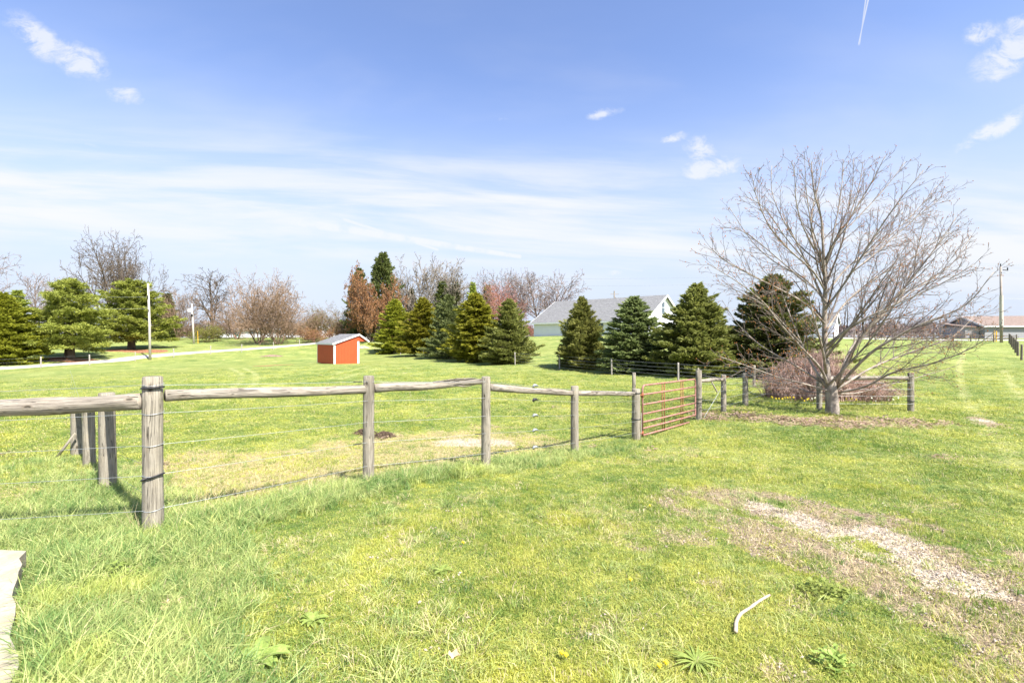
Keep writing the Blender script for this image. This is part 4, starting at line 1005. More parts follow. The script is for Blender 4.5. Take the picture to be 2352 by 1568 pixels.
def bare_tree(kind, px, d, top, half, label, bark, group, cat='tree', name='bare_tree', rz=0, leaves=None, nleaf=0, base=None, thick=1.0, lsize=.12):
    """top : photo row of the crown's top, half : half width in photo pixels"""
    x, y, z = bp(px, d); Hh = CH-(top-HY)/F*d-z; Wd = half/F*d*wf(px)
    thick *= 1.45 if d > 95 and kind != 'gnarled' else 1.0
    key = (kind, bark, thick)
    if key not in _cache:
        sh = BP[kind]; b = MB(); tr = [s for s in sh if s[2] == 0]; cr = [s for s in sh if s[2] > 0]
        th_ = lambda S: [(p, [q*thick for q in r], l) for p, r, l in S]
        tubes_mesh(b, th_(tr)); t = b.build('trunk', M[bark], None, True); b = MB(); tubes_mesh(b, th_(cr), (9, 5, 4, 3, 3)); c = b.build('crown', M[bark])
        xs = [abs(p.x) for s in sh for p in s[0]]; xs.sort(); _cache[key] = (t.data, c.data, xs[int(len(xs)*.97)]); bpy.data.objects.remove(t); bpy.data.objects.remove(c)
    td, cd, w0 = _cache[key]; r = thing(name, (x, y, z), label, cat, group, rz); r.scale = (Wd/w0, Wd/w0, Hh/10)
    for nm, me in (('trunk', td), ('crown', cd)): o = bpy.data.objects.new(nm, me); COL.objects.link(o); o.parent = r
    if leaves:
        rg = np.random.default_rng(int(px)); tips = [s[0] for s in BP[kind] if s[2] >= 2]; idx = rg.integers(0, len(tips), nleaf)
        P = np.array([tuple(tips[i][rg.integers(1, len(tips[i]))]) for i in idx])+rg.normal(0, .12, (nleaf, 3))
        me = diamonds('foliage', P, rg.normal(0, 1, (nleaf, 3)), rg.uniform(.6, 1.3, nleaf)*lsize, rg.uniform(.5, .9, nleaf)*lsize, rg)
        o = finish('foliage', me, M[leaves], r)
    return r
def diamonds(name, P, D, L, W, rg, bend=.25):
    D = D/(np.linalg.norm(D, axis=1)[:, None]+1e-9); R = rg.normal(0, 1, D.shape); A = np.cross(D, R); A /= (np.linalg.norm(A, axis=1)[:, None]+1e-9)
    B_ = np.cross(D, A); L = L[:, None]; W = W[:, None]
    mid = P+D*L*.45
    V = np.stack([P, mid+A*W*.5+B_*L*bend*.3, P+D*L, mid-A*W*.5+B_*L*bend*.3], 1).reshape(-1, 3)
    return np_mesh(name, V, np.arange(len(V)).reshape(-1, 4), 4)
def conifer_mesh(name, seed, prof, nb=230, dens=70, pitch=(-.15, .75), tl=.24, tw=.085, lat=.42, rough=.18, up=.35, R=1.0, clumps=False, Hn=6.0, skew=0.0, z0=.03, sect=False):
    """crown of nominal height Hn : branches in whorls carrying needle sprays"""
    rg = np.random.default_rng(seed); PP = []; DD = []; LL = []; WW = []; br = MB()
    for i in range(nb):
        t = (i+rg.uniform())/nb; t = t**1.12; z = Hn*(z0+(.98-z0)*t); a = i*2.39996+rg.normal(0, .25)
        lump = 1+rough*math.sin(a*2+seed)+rg.normal(0, rough*.55)
        if sect: lump *= .84+.42*float(fbm(np.array([3*math.cos(a)+seed]), np.array([3*math.sin(a)+t*7.0]), seed, 2)[0]); lump *= (1.16 if i % 9 == 0 else 1)*(.55 if i % 13 == 5 else 1)
        L = max(.12, prof(t)*R*lump); pa = pitch[0]+(pitch[1]-pitch[0])*t+rg.normal(0, .10)
        h = np.array([math.cos(a), math.sin(a), 0]); side = np.array([-math.sin(a), math.cos(a), 0])
        n = int(dens*L*rg.uniform(.7, 1.2))+14
        s = rg.uniform(.12, 1, n)**.72; latv = rg.uniform(-1, 1, n)*lat*L*(1.12-s)*np.where(s > .2, 1, .5)
        zc = s*L*math.sin(pa)+.10*L*s*s*(1-t)-.03*np.abs(latv)
        P = np.array([0, 0, z])+h*(s*L*math.cos(pa))[:, None]+side*latv[:, None]+np.array([0, 0, 1])*(zc+rg.normal(0, .035, n))[:, None]
        sg = np.sign(latv)
        D = h*.8+side*(sg*.65)[:, None]+np.array([0, 0, 1])*(up+rg.normal(0, .25, n))[:, None]+rg.normal(0, .22, (n, 3))
        if clumps:
            ncl = max(3, int(n/16)); ci = rg.integers(0, ncl, n); cp = P[:ncl][ci]; sph = rg.normal(0, 1, (n, 3)); sph /= np.linalg.norm(sph, axis=1)[:, None]; P = cp+sph*.05; D = sph+np.array([0, 0, .35])+h*.2
        PP.append(P); DD.append(D); LL.append(rg.uniform(.7, 1.25, n)*tl); WW.append(rg.uniform(.7, 1.2, n)*tw)
        if i % 2 == 0: br.tube([(0, 0, z), tuple(np.array([0, 0, z])+h*L*.5*math.cos(pa)+np.array([0, 0, L*.5*math.sin(pa)])), tuple(np.array([0, 0, z])+h*L*.9*math.cos(pa)+np.array([0, 0, .9*L*math.sin(pa)+.08*L]))], [.035*(1-t)+.012, .02, .006], 4, False)
    P = np.concatenate(PP); P[:, 0] += skew*(P[:, 2]-Hn/2)*.2
    me = diamonds(name, P, np.concatenate(DD), np.concatenate(LL), np.concatenate(WW), rg)
    return me, br
_con = {}
def conifer(kind, px, d, top, half, label, m, group, rz=0, name='spruce_tree', base_clear=0.0, trunk_r=.12):
    x, y, z = bp(px, d); Hh = CH-(top-HY)/F*d-z; Wd = half/F*d*wf(px)
    args = CON[kind]
    key = (kind, m)
    if key not in _con:
        me, br = conifer_mesh('crown', **args); me.materials.append(M[m])
        if kind not in _con: _con[kind] = (br, )
        Hn = args.get('Hn', 6.0); br.tube([(0, 0, -.3), (0, 0, Hn*.5), (0, 0, Hn*.93)], [trunk_r*1.3, trunk_r*.7, .015], 8); bo = br.build('trunk', M['bark_brown'], None); td = bo.data; bpy.data.objects.remove(bo)
        v = np.empty(len(me.vertices)*3); me.vertices.foreach_get('co', v); v = v.reshape(-1, 3); _con[key] = (me, td, float(np.percentile(np.hypot(v[:, 0], v[:, 1]), 90)), float(v[:, 2].max()))
    me, td, w0, h0 = _con[key]; r = thing(name, (x, y, z), label, 'tree', group, rz); r.scale = (Wd/w0, Wd/w0, Hh/h0)
    for nm, q in (('trunk', td), ('crown', me)): o = bpy.data.objects.new(nm, q); COL.objects.link(o); o.parent = r
    return r
def p_spruce(t): return (1.9*(1-t)**.80*(.80+.35*t))*(1 if t > .06 else .86)
def p_full(t): return 2.1*(1-t**1.5)**.95*(.92 if t < .1 else 1)
def p_wide(t): return 2.3*(1-t)**.76*(.82 if t < .06 else 1)
def p_pine(t):
    lv = .80+.20*math.cos(t*3.1415*9); return 3.0*(1-t)**.52*min(1.0, .80+t)*lv+.12
CON = {}
for _i, (_p, _nb) in enumerate([(p_spruce, 240), (p_spruce, 250), (p_wide, 240), (p_spruce, 260), (p_wide, 290), (p_full, 280), (p_spruce, 230), (p_wide, 310), (p_wide, 300)]):
    CON['r%d' % _i] = dict(seed=40+_i*3, prof=_p, nb=_nb, dens=100, rough=.20+.05*(_i % 3), pitch=(-.12+.05*(_i % 2), .65+.1*(_i % 3)), up=.30+.12*(_i % 3), tl=.22+.03*(_i % 2), sect=True)
CON.update({'s1': dict(seed=1, prof=p_spruce, nb=270, dens=100), 's2': dict(seed=2, prof=p_spruce, nb=260, dens=100, rough=.24), 's3': dict(seed=5, prof=p_full, nb=270, dens=95, rough=.16),
       's4': dict(seed=9, prof=p_wide, nb=300, dens=105, rough=.22), 's5': dict(seed=14, prof=p_wide, nb=290, dens=105, rough=.2, up=.45),
       'far': dict(seed=17, prof=lambda t: 1.5*(1-t)**.7*(.6+.4*abs(math.sin(t*19))), nb=150, dens=45, tl=.34, tw=.13, pitch=(-.1, .5), rough=.3),
       'tall': dict(seed=19, prof=lambda t: 1.75*(1-t)**.65, nb=190, dens=46, tl=.27, tw=.10, pitch=(.0, .9), rough=.3, lat=.5),
       'p1': dict(seed=23, prof=lambda t: p_pine(t), nb=150, dens=135, pitch=(-.05, .55), tl=.24, tw=.07, lat=.5, rough=.22, clumps=True, Hn=8.0, z0=.13),
       'p2': dict(seed=29, prof=lambda t: p_pine(t)*.95, nb=150, dens=135, pitch=(.15, .7), tl=.24, tw=.07, lat=.5, rough=.24, clumps=True, Hn=8.0, z0=.12)})
def plant_conifers():
    G = 'spruces in the two rows behind the far wire fence'
    for a in [('r0', 907, 72.5, 684, 38, 'yellow-green spruce at the far left end of the left spruce row', 'spruce_y', .3), ('r1', 970, 63.5, 680, 48, 'second spruce from the left end of its row, yellow-green', 'spruce_y', 1.4),
              ('r2', 1030, 55.5, 674, 50, 'blue-green spruce in the middle of the left row', 'spruce_b', 2.7), ('r3', 1092, 49, 668, 56, 'spruce with golden pointed top second from the right end of the left row', 'spruce_y', 4.2),
              ('r4', 1170, 44, 683, 56, 'broad dark green spruce closing the left row nearest the open lawn', 'spruce', .9),
              ('r5', 1336, 38.3, 678, 66, 'rounded spruce standing alone left of the gap before the white house', 'spruce', 0), ('r6', 1457, 33.2, 677, 70, 'spruce directly in front of the white house gable', 'spruce_b', 3.3),
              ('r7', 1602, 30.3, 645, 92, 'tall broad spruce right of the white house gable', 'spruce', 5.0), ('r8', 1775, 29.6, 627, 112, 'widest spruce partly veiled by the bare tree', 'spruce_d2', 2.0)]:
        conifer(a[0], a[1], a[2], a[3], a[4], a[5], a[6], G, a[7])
    conifer('p1', 160, 60, 636, 104, 'white pine with layered boughs standing left by the lane', 'pine', 'white pines on the left lawn', .4, 'pine_tree', trunk_r=.24)
    conifer('p2', 302, 73, 638, 82, 'second white pine, further back and right of the first', 'pine', 'white pines on the left lawn', 2.2, 'pine_tree', trunk_r=.2)
    conifer('s4', 8, 55, 668, 84, 'dense yellow-green evergreen cut by the left edge', 'spruce_y', None, 1.2, 'evergreen_tree')
    conifer('tall', 880, 92, 575, 50, 'tall dark spruce rising behind the brown oak', 'spruce_d', None, .5)
    conifer('tall', 825, 94, 612, 32, 'smaller dark spruce behind the left side of the brown oak', 'spruce_d', None, 2.5)
    for i, (px, d, top, hf, lab, m) in enumerate([(945, 100, 662, 22, 'small dark conifer top left of the pale bare trees', 'spruce_d'), (1016, 98, 643, 26, 'dark conifer behind the left spruce row, left of a pair', 'spruce_d'), (1046, 99, 645, 24, 'dark conifer behind the left spruce row, right of a pair', 'spruce_d'),
                                                  (1086, 97, 646, 18, 'bright green slim conifer behind the blossom', 'pine'), (1120, 104, 652, 24, 'olive conifer behind the reddish tree', 'spruce_y'), (385, 98, 672, 34, 'olive evergreen behind the second white pine', 'spruce_d'),
                                                  (40, 84, 664, 40, 'pale green pine top behind the left edge evergreen', 'pine')]):
        conifer('far', px, d, top, hf, lab, m, 'conifers in the far tree belt', i*1.3, 'conifer_tree')
M['spruce_d2'] = m_leaf('dark_olive_needles', ((.065, .080, .028), (.15, .165, .05), (.30, .30, .085)), 2.2)  # darker olive needle tone for the widest spruce
plant_conifers()
def plant_bare():
    G = 'bare trees of the far tree belt'
    for a in [('gnarled', 262, 96, 512, 122, 'big bare crooked tree rising above the two white pines', 'bark_brown', .6, 1.0), ('tall', -45, 90, 560, 70, 'bare tree mostly outside the left edge', 'bark_purple', 2, 1.0),
              ('tall', 82, 98, 622, 45, 'thin bare tree behind the first white pine', 'bark_purple', 1, .8), ('vase', 120, 104, 630, 50, 'faint bare tree between the left pines', 'bark_pale', 3, .8),
              ('vase', 410, 92, 655, 55, 'pale bushy bare tree left of the yard light pole', 'bark_tan', .2, .9), ('dense', 392, 100, 690, 60, 'tan twiggy tree behind the lawn by the second pine', 'bark_tan', 2.1, .9),
              ('tall', 488, 100, 615, 56, 'open bare tree right of the yard light pole', 'bark_brown', 4.4, .95), ('dense', 595, 86, 603, 95, 'large dense tan twiggy tree, left of the pair in the lawn', 'bark_tan', 1.1, 1.1),
              ('dense', 640, 84, 628, 90, 'many-stemmed tan tree, right of the pair in the lawn', 'bark_tan', 3.8, 1.15), ('round', 545, 98, 690, 60, 'low spreading bare tree behind the tan pair', 'bark_tan', 2, .9),
              ('vase', 955, 98, 583, 55, 'tall pale bare tree, left one above the spruce row', 'bark_pale', .5, 1.0), ('vase', 1025, 100, 588, 62, 'tall pale bare tree, right one above the spruce row', 'bark_pale', 2.5, 1.0),
              ('round', 1140, 100, 614, 48, 'bare purple-brown tree left of the reddish one', 'bark_purple', 1.5, .9), ('round', 1190, 102, 617, 44, 'bare purple-brown tree above the end of the spruce row', 'bark_purple', 3.5, .9),
              ('round', 1250, 98, 614, 60, 'spreading bare tree behind the left end of the house roof', 'bark_purple', 5.1, 1.0), ('vase', 2108, 125, 722, 30, 'small distant bare tree on the horizon at right', 'bark_purple', .3, 1.0),
              ('dense', 2060, 125, 742, 35, 'low distant thicket tree on the right horizon', 'bark_purple', 1.3, 1.0), ('dense', 1222, 96, 735, 26, 'small brown bush tree by the left end of the house', 'bark_red', 2.3, 1.0)]:
        bare_tree(a[0], a[1], a[2], a[3], a[4], a[5], a[6], G, rz=a[7], thick=a[8])
    bare_tree('round', 1158, 94, 641, 50, 'reddish budding tree behind the spruce row', 'bark_red', G, rz=.5, leaves='redbud', nleaf=1500, name='budding_tree', lsize=.16)
    bare_tree('dense', 1062, 84, 690, 26, 'small white blossoming tree between two spruces', 'bark_pale', None, rz=.5, leaves='blossom', nleaf=2600, name='blossom_tree', lsize=.25)
    bare_tree('dense', 850, 86, 604, 56, 'oak holding dense rusty brown dead leaves', 'bark_brown', None, rz=2.5, leaves='oakleaf', nleaf=15000, name='oak_tree', lsize=.27)
    bare_tree('round', 2198, 40.5, 776, 22, 'little bare sapling with orange buds in the right lawn', 'bark_brown', None, rz=1, leaves='redbud', nleaf=300, name='sapling', lsize=.2, thick=.9)
    bare_tree('dense', 765, 94, 690, 58, 'budding olive tree left of the brown oak', 'bark_tan', G, rz=3.3, leaves='shrub_g', nleaf=4500, name='budding_tree', lsize=.17)
    bare_tree('dense', 705, 97, 705, 50, 'low olive-brown tree behind the brown bush', 'bark_tan', G, rz=5.3, leaves='shrub_b', nleaf=2600, name='budding_tree', lsize=.17)
    SG = 'bushes along the back of the left lawn'
    bare_tree('dense', 474, 90, 742, 42, 'round yellow-green bush right of the yard light pole', 'bark_tan', SG, 'bush', 'bush', 1, 'shrub_g', 9000, lsize=.30)
    bare_tree('dense', 722, 88, 747, 42, 'round reddish-brown bush left of the red shed', 'bark_red', SG, 'bush', 'bush', 2, 'shrub_b', 8000, lsize=.30)
    for i, (px, d, top, hf, bk, lab) in enumerate([(350, 97, 720, 45, 'bark_brown', 'dark brown thicket behind the second white pine'), (440, 102, 735, 45, 'bark_tan', 'tan thicket behind the yellow-green bush'), (530, 104, 722, 50, 'bark_purple', 'purple-brown thicket behind the slide'),
                                                   (800, 100, 728, 45, 'bark_tan', 'tan thicket left of the oak trunk'), (870, 92, 742, 35, 'bark_brown', 'dark low thicket under the oak'), (665, 106, 728, 60, 'bark_brown', 'brown thicket behind the pair of tan trees'), (20, 100, 730, 70, 'bark_brown', 'brown thicket behind the left edge evergreen'), (950, 96, 700, 45, 'bark_tan', 'tan thicket behind the left end of the spruce row')]):
        bare_tree('dense', px, d, top, hf, lab, bk, 'thickets at the back of the left lawn', 'thicket', 'thicket', i, 'shrub_b', 1200, lsize=.2)
plant_bare()
def far_woods():
    rg = np.random.default_rng(3); N = 26000
    th = rg.uniform(math.radians(-60), math.radians(60), N); r = rg.uniform(330, 420, N); X = r*np.sin(th); Y = r*np.cos(th)
    hgt = 3.5+8*fbm(th*30, th*0+2, 4)**1.5; Z = HH(X, Y)+rg.uniform(0, 1, N)**.9*hgt
    D = rg.normal(0, .5, (N, 3))+np.array([0, 0, 1.2]); me = diamonds('distant_woods', np.stack([X, Y, Z], -1), D, rg.uniform(1.5, 3.5, N), rg.uniform(.5, 1.4, N), rg)
    m = m_leaf('distant_branches', ((.16, .12, .11), (.26, .21, .19), (.30, .27, .22)), .05, .1)
    tag(finish('distant_woods', me, m), 'low brown band of far bare woods on the horizon', kind='stuff')
far_woods()

# ------------------------------------------------------------------ the large bare tree in front
def hero_tree():
    D0 = 14.4; bx, by, bz = bp(1912, D0); rng = random.Random(77)
    root = thing('bare_tree', (bx, by, bz), 'large spreading grey-barked tree with bare budding branches by the corner fence', 'tree')
    off = Vector((bx, by, bz))
    def V(px, py, dy=0): d = D0+dy; return Vector(((px-CX)/F*d, d, CH-(py-HY)/F*d))
    def spline(P, n=4):
        out = []; Q = [P[0]*2-P[1]]+P+[P[-1]*2-P[-2]]
        for i in range(1, len(Q)-2):
            for k in range(n):
                t = k/n; a, b_, c, d = Q[i-1:i+3]
                out.append(.5*((2*b_)+(c-a)*t+(2*a-5*b_+4*c-d)*t*t+(3*b_-a-3*c+d)*t**3))
        out.append(P[-1]); return out
    limbs = []   # (points px,py,depth), base radius, tip radius
    def L(P, r0, r1=.008): limbs.append((spline([V(*q) for q in P]), r0*.60, r1))
    tb = MB()
    trunk = spline([V(1911, 975), V(1912, 950), V(1911, 915), V(1908, 885), V(1903, 862)], 4); nt = len(trunk)
    tr = [np.interp(i/(nt-1), [0, .25, .45, .8, 1], [.25, .20, .175, .160, .12]) for i in range(nt)]
    tb.tube([p-off for p in trunk], tr, 18, True, .03, 0, rng)
    L([(1904, 885), (1897, 820, .1), (1893, 740, .15), (1895, 660, .1), (1893, 612, 0), (1890, 560, -.1), (1886, 490, -.1), (1868, 420, -.2), (1862, 350, -.2)], .165, .012)
    L([(1893, 600), (1868, 540, .2), (1862, 480, .3), (1880, 400, .4), (1890, 345, .5)], .065)
    L([(1893, 600), (1908, 560, -.2), (1930, 520, -.3), (1975, 450, -.4), (2010, 390, -.5), (2038, 335, -.6)], .065)
    L([(1920, 880), (1974, 778, -.5), (2033, 705, -.8), (2095, 635, -1), (2155, 558, -1.2), (2207, 482, -1.3)], .095)
    L([(1922, 882), (1957, 795, .5), (2000, 745, .9), (2069, 677, 1.3), (2106, 589, 1.6), (2128, 500, 1.8)], .085)
    L([(1922, 888), (2000, 808, -1), (2075, 761, -1.5), (2125, 735, -1.8), (2230, 690, -2.2), (2299, 610, -2.5)], .080)
    L([(1922, 892), (2010, 838, .8), (2110, 800, 1.4), (2200, 765, 2), (2262, 700, 2.4)], .065)
    L([(1925, 900), (1990, 885, -.6), (2060, 850, -1.2), (2150, 830, -1.8), (2240, 795, -2.4), (2305, 752, -2.8)], .060)
    L([(1925, 902), (1975, 900, .3), (2050, 880, .6), (2120, 862, .8), (2190, 842, 1)], .036)
    L([(1903, 885), (1882, 840, -.3), (1831, 785, -.7), (1782, 729, -1.1), (1747, 684, -1.3), (1685, 635, -1.6), (1612, 590, -1.9)], .078)
    L([(1905, 890), (1870, 865, .3), (1815, 830, .7), (1745, 790, 1.2), (1690, 740, 1.6), (1650, 680, 1.9)], .062)
    L([(1902, 895), (1850, 880, -.5), (1790, 865, -1), (1720, 840, -1.5), (1640, 812, -2)], .045)
    L([(1903, 900), (1860, 898, .4), (1800, 880, 1), (1735, 868, 1.6), (1680, 850, 2)], .034)
    L([(1893, 735), (1850, 690, -.5), (1790, 655, -1), (1720, 620, -1.5), (1650, 580, -1.8), (1618, 550, -2)], .055)
    L([(1893, 690), (1880, 663, .3), (1838, 624, .7), (1775, 590, 1.2), (1720, 540, 1.5), (1668, 462, 1.8)], .055)
    L([(1893, 655), (1865, 610, -.4), (1810, 560, -.9), (1760, 500, -1.2), (1730, 430, -1.4), (1722, 390, -1.5)], .05)
    L([(1880, 590), (1830, 545, .4), (1790, 480, .7), (1768, 420, .9), (1768, 362, 1.1)], .042)
    L([(1870, 560), (1840, 500, -.3), (1825, 440, -.5), (1822, 380, -.6), (1815, 350, -.7)], .035)
    L([(1896, 700), (1940, 640, -.4), (1985, 570, -.8), (2030, 500, -1.1), (2080, 430, -1.4), (2130, 368, -1.6)], .062)
    L([(1896, 755), (1940, 690, .5), (2010, 630, 1), (2100, 580, 1.5), (2190, 520, 1.9)], .06)
    L([(1896, 665), (1950, 600, .4), (2020, 550, .8), (2100, 480, 1.1), (2160, 410, 1.4)], .05)
    L([(1895, 640), (1925, 570, .3), (1950, 490, .5), (1975, 410, .6), (1985, 350, .7)], .045)
    L([(1905, 560, -.2), (1925, 470, 0), (1935, 400, .2), (1938, 345, .3)], .034)
    L([(1896, 800), (1960, 740, -.9), (2060, 690, -1.5), (2170, 640, -2), (2255, 590, -2.4)], .055)
    L([(1885, 570), (1862, 500, -.2), (1850, 420, -.3), (1846, 345, -.3)], .035); L([(1905, 565), (1935, 500, .4), (1958, 420, .7), (1962, 345, .9)], .034)
    L([(1925, 530), (1985, 470, .2), (2040, 410, .4), (2085, 352, .5)], .034); L([(1945, 625, -.2), (2030, 555, .3), (2110, 485, .8), (2185, 425, 1.2)], .036)
    L([(1860, 600), (1800, 530, -.3), (1750, 460, -.6), (1700, 430, -.8)], .034); L([(1850, 640), (1775, 575, .2), (1705, 520, .5), (1650, 505, .8)], .034)
    L([(2000, 740, -.6), (2100, 660, -.2), (2190, 600, .2), (2240, 530, .5)], .034); L([(1840, 785, -.5), (1760, 700, .1), (1690, 660, .5), (1635, 640, .8)], .032)
    for k in range(7):   # limbs towards and away from the viewer
        a = (1 if k % 2 else -1)*math.pi/2+rng.uniform(-.75, .75); h0 = rng.uniform(.75, 3.6); el = rng.uniform(.35, .8)+h0*.08
        p = V(1897, 952)+Vector((0, 0, h0)); P = [p]; d = Vector((math.cos(a)*math.cos(el), math.sin(a)*math.cos(el), math.sin(el))); LL_ = rng.uniform(3.2, 4.6)*(1-h0*.07)
        for i in range(9): d = (d+UP*.06+Vector((rng.gauss(0, .05), rng.gauss(0, .05), 0))).normalized(); P.append(P[-1]+d*LL_/9)
        limbs.append((P, .042, .008))
    cfg = dict(max=3, wig=(.05, .045, .06, .09), trop=(.04, .17, .18, .12), seg=(.3, .28, .2, .15), end=(.3, .25, .4, .5), start=(.22, .12, .1), gap=(.19, .130, .13),
               ang=(30, 32, 38), rat=(.38, .40, .36), fall=(.74, .55, .5), lmin=(.38, .20, .09), rr=.52, rmin=.0045)
    out = []; cb = MB()
    for P, r0, r1 in limbs:
        n = len(P)-1; rad = [r1+(r0-r1)*(1-i/n)**1.15 for i in range(n+1)]; dr = [(P[min(i+1, n)]-P[max(i-1, 0)]).normalized() for i in range(n+1)]
        Ln = sum((P[i+1]-P[i]).length for i in range(n)); 
        tb.tube([p-off for p in P], rad, 9 if r0 > .05 else 7, True, .03, 0, rng)
        side_shoots(P, dr, Ln, rad, 0, cfg, rng, out)
    for pts, rad, lev in out: cb.tube([p-off for p in pts], rad, 5 if lev == 1 else 3, False, 0, 0 if lev > 1 else 0)
    tb.build('trunk', M['bark_grey'], root, True, True); cb.build('crown', M['bark_twig'], root, True, True)
    bb = MB(); nb = 0
    for pts, rad, lev in out:
        if lev < 2: continue
        for p in [pts[-1]]+([pts[rng.randrange(1, len(pts))]] if rng.random() < .5 else []):
            if rng.random() < .5:
                s = rng.uniform(.010, .020); q = p-off+Vector((rng.uniform(-s, s), rng.uniform(-s, s), 0)); b0 = len(bb.v)
                bb.v += [(q.x, q.y, q.z-s), (q.x+s*.7, q.y, q.z), (q.x-s*.35, q.y+s*.6, q.z), (q.x-s*.35, q.y-s*.6, q.z), (q.x, q.y, q.z+s*1.3)]
                bb.f += [(b0, b0+2, b0+1), (b0, b0+3, b0+2), (b0, b0+1, b0+3), (b0+4, b0+1, b0+2), (b0+4, b0+2, b0+3), (b0+4, b0+3, b0+1)]; bb.mi += [0]*6
    o = bb.build('buds', M['bud'], root, False, True); o['kind'] = 'stuff'
    root.scale = (.965, .965, .965)
hero_tree()

# ------------------------------------------------------------------ undergrowth and small things
def bramble():
    rng = random.Random(8); x0, y0, z0 = bp(1878, 18.3); root = thing('bramble_thicket', (x0, y0, z0), 'tangled pinkish-brown bramble thicket behind the bare tree', 'thicket'); b = MB()
    for k in range(2600):
        x, y = x0+rng.uniform(-2.0, 2.6), y0+rng.uniform(-1.1, 1.3); e = math.hypot((x-x0-.3)/2.3, (y-y0)/1.3)
        if e > 1: continue
        h = (.5+1.35*(1-e*e))*rng.uniform(.6, 1.1)*(1 if x < x0+.6 else .62); z = H(x, y) if k % 10 == 0 else z0; a = rng.uniform(0, 6.28); l = rng.uniform(.2, .9)
        P = [Vector((x-x0, y-y0, z-z0-.05)), Vector((x-x0+math.cos(a)*l*.25, y-y0+math.sin(a)*l*.25, h*.6)), Vector((x-x0+math.cos(a)*l*.6, y-y0+math.sin(a)*l*.6, h)), Vector((x-x0+math.cos(a)*l*1.1, y-y0+math.sin(a)*l*1.1, h*rng.uniform(.55, .95)))]
        b.tube(P, [.008, .007, .006, .004], 3, False)
        if rng.random() < .7: c = P[1].lerp(P[2], .7); d = Vector((rng.gauss(0, .2), rng.gauss(0, .2), rng.uniform(.0, .3))); b.tube([c, c+d*.6, c+d+Vector((0, 0, -.05))], [.006, .005, .003], 3, False)
    b.build('canes', M['cane'], root, False, True)
M['cane'] = m_simple('bramble_canes', (.48, .33, .27), (.34, .22, .175), 1.2)
bramble()
def piles():
    rng = random.Random(5)
    for nm, px, py, w, l, h, m, lab, cat in [('manure_pile', 838, 996, .26, .22, .11, 'manure', 'dark manure heap left of the second fence post', 'pile'), ('manure_pile', 880, 1003, .26, .30, .10, 'manure', 'dark manure heap right of the second fence post', 'pile'),
                                        ('soil_patch', 625, 818, 1.4, .9, .16, 'soil', 'low bare soil mound in the pasture left of the shed', 'soil mound'), ('woodchip_pile', 832, 800, 1.2, .8, .40, 'brush', 'small pale woodchip pile right behind the shed', 'pile')]:
        x, y, z = gp(px, py); b = MB(); n, k = 28, 9; V_ = []
        for i in range(k):
            t = i/(k-1); row = []
            for j in range(n):
                a = 6.283*j/n; rr = t*(1+.22*math.sin(3*a+px)+.13*math.sin(7*a)); hh = h*(1-t**2)*rng.uniform(.55, 1.25)-.02*t
                row.append((x+math.cos(a)*rr*w, y+math.sin(a)*rr*l, z+hh-.015))
            V_.append(row)
        for i in range(k-1):
            for j in range(n): b.poly([V_[i][j], V_[i+1][j], V_[i+1][(j+1) % n], V_[i][(j+1) % n]])
        for q in range(160 if h < .15 else 60):
            a = rng.uniform(0, 6.28); t = rng.uniform(0, 1.15)**.7; s = rng.uniform(.012, .035)*(1 if w < 1 else 3); c = (x+math.cos(a)*t*w, y+math.sin(a)*t*l, z+h*max(0, 1-t*t)*rng.uniform(.6, 1.1))
            b.tube([(c[0]-s, c[1], c[2]), c, (c[0]+s, c[1]+s*.5, c[2]+s*.3)], [s*.3, s*.8, s*.25], 5, True, .3, 0, rng)
        tag(b.build(nm, M[m]), lab, cat)
M['soil'] = m_simple('bare_soil', (.16, .10, .07), (.36, .26, .20), 3, .95, 1.0)
piles()
def rosette(name, px, py, R, n, label, cat, m='weed', wide=.33, seed=1, up=.5, group=None):
    rng = random.Random(seed); x, y, z = gp(px, py); root = thing(name, (x, y, z), label, cat, group); b = MB()
    for k in range(n):
        a = 2.4*k+rng.uniform(-.3, .3); L = R*rng.uniform(.55, 1.05); w = L*wide*rng.uniform(.8, 1.2); e = up*rng.uniform(.4, 1.3); ca, sa = math.cos(a), math.sin(a); rows = []
        for i in range(6):
            t = i/5; rad = L*t; zz = .01+L*(e*t-e*.75*t*t)+.006; ww = w*math.sin(math.pi*min(1, .08+t*.92))**.8*.5+.002
            rows.append((Vector((ca*rad-sa*ww, sa*rad+ca*ww, zz+ww*.35)), Vector((ca*rad, sa*rad, zz)), Vector((ca*rad+sa*ww, sa*rad-ca*ww, zz+ww*.35))))
        for r0, r1 in zip(rows[:-1], rows[1:]): b.poly([r0[0], r0[1], r1[1], r1[0]]); b.poly([r0[1], r0[2], r1[2], r1[1]])
    b.build('leaves', M[m], root, True, True); return root
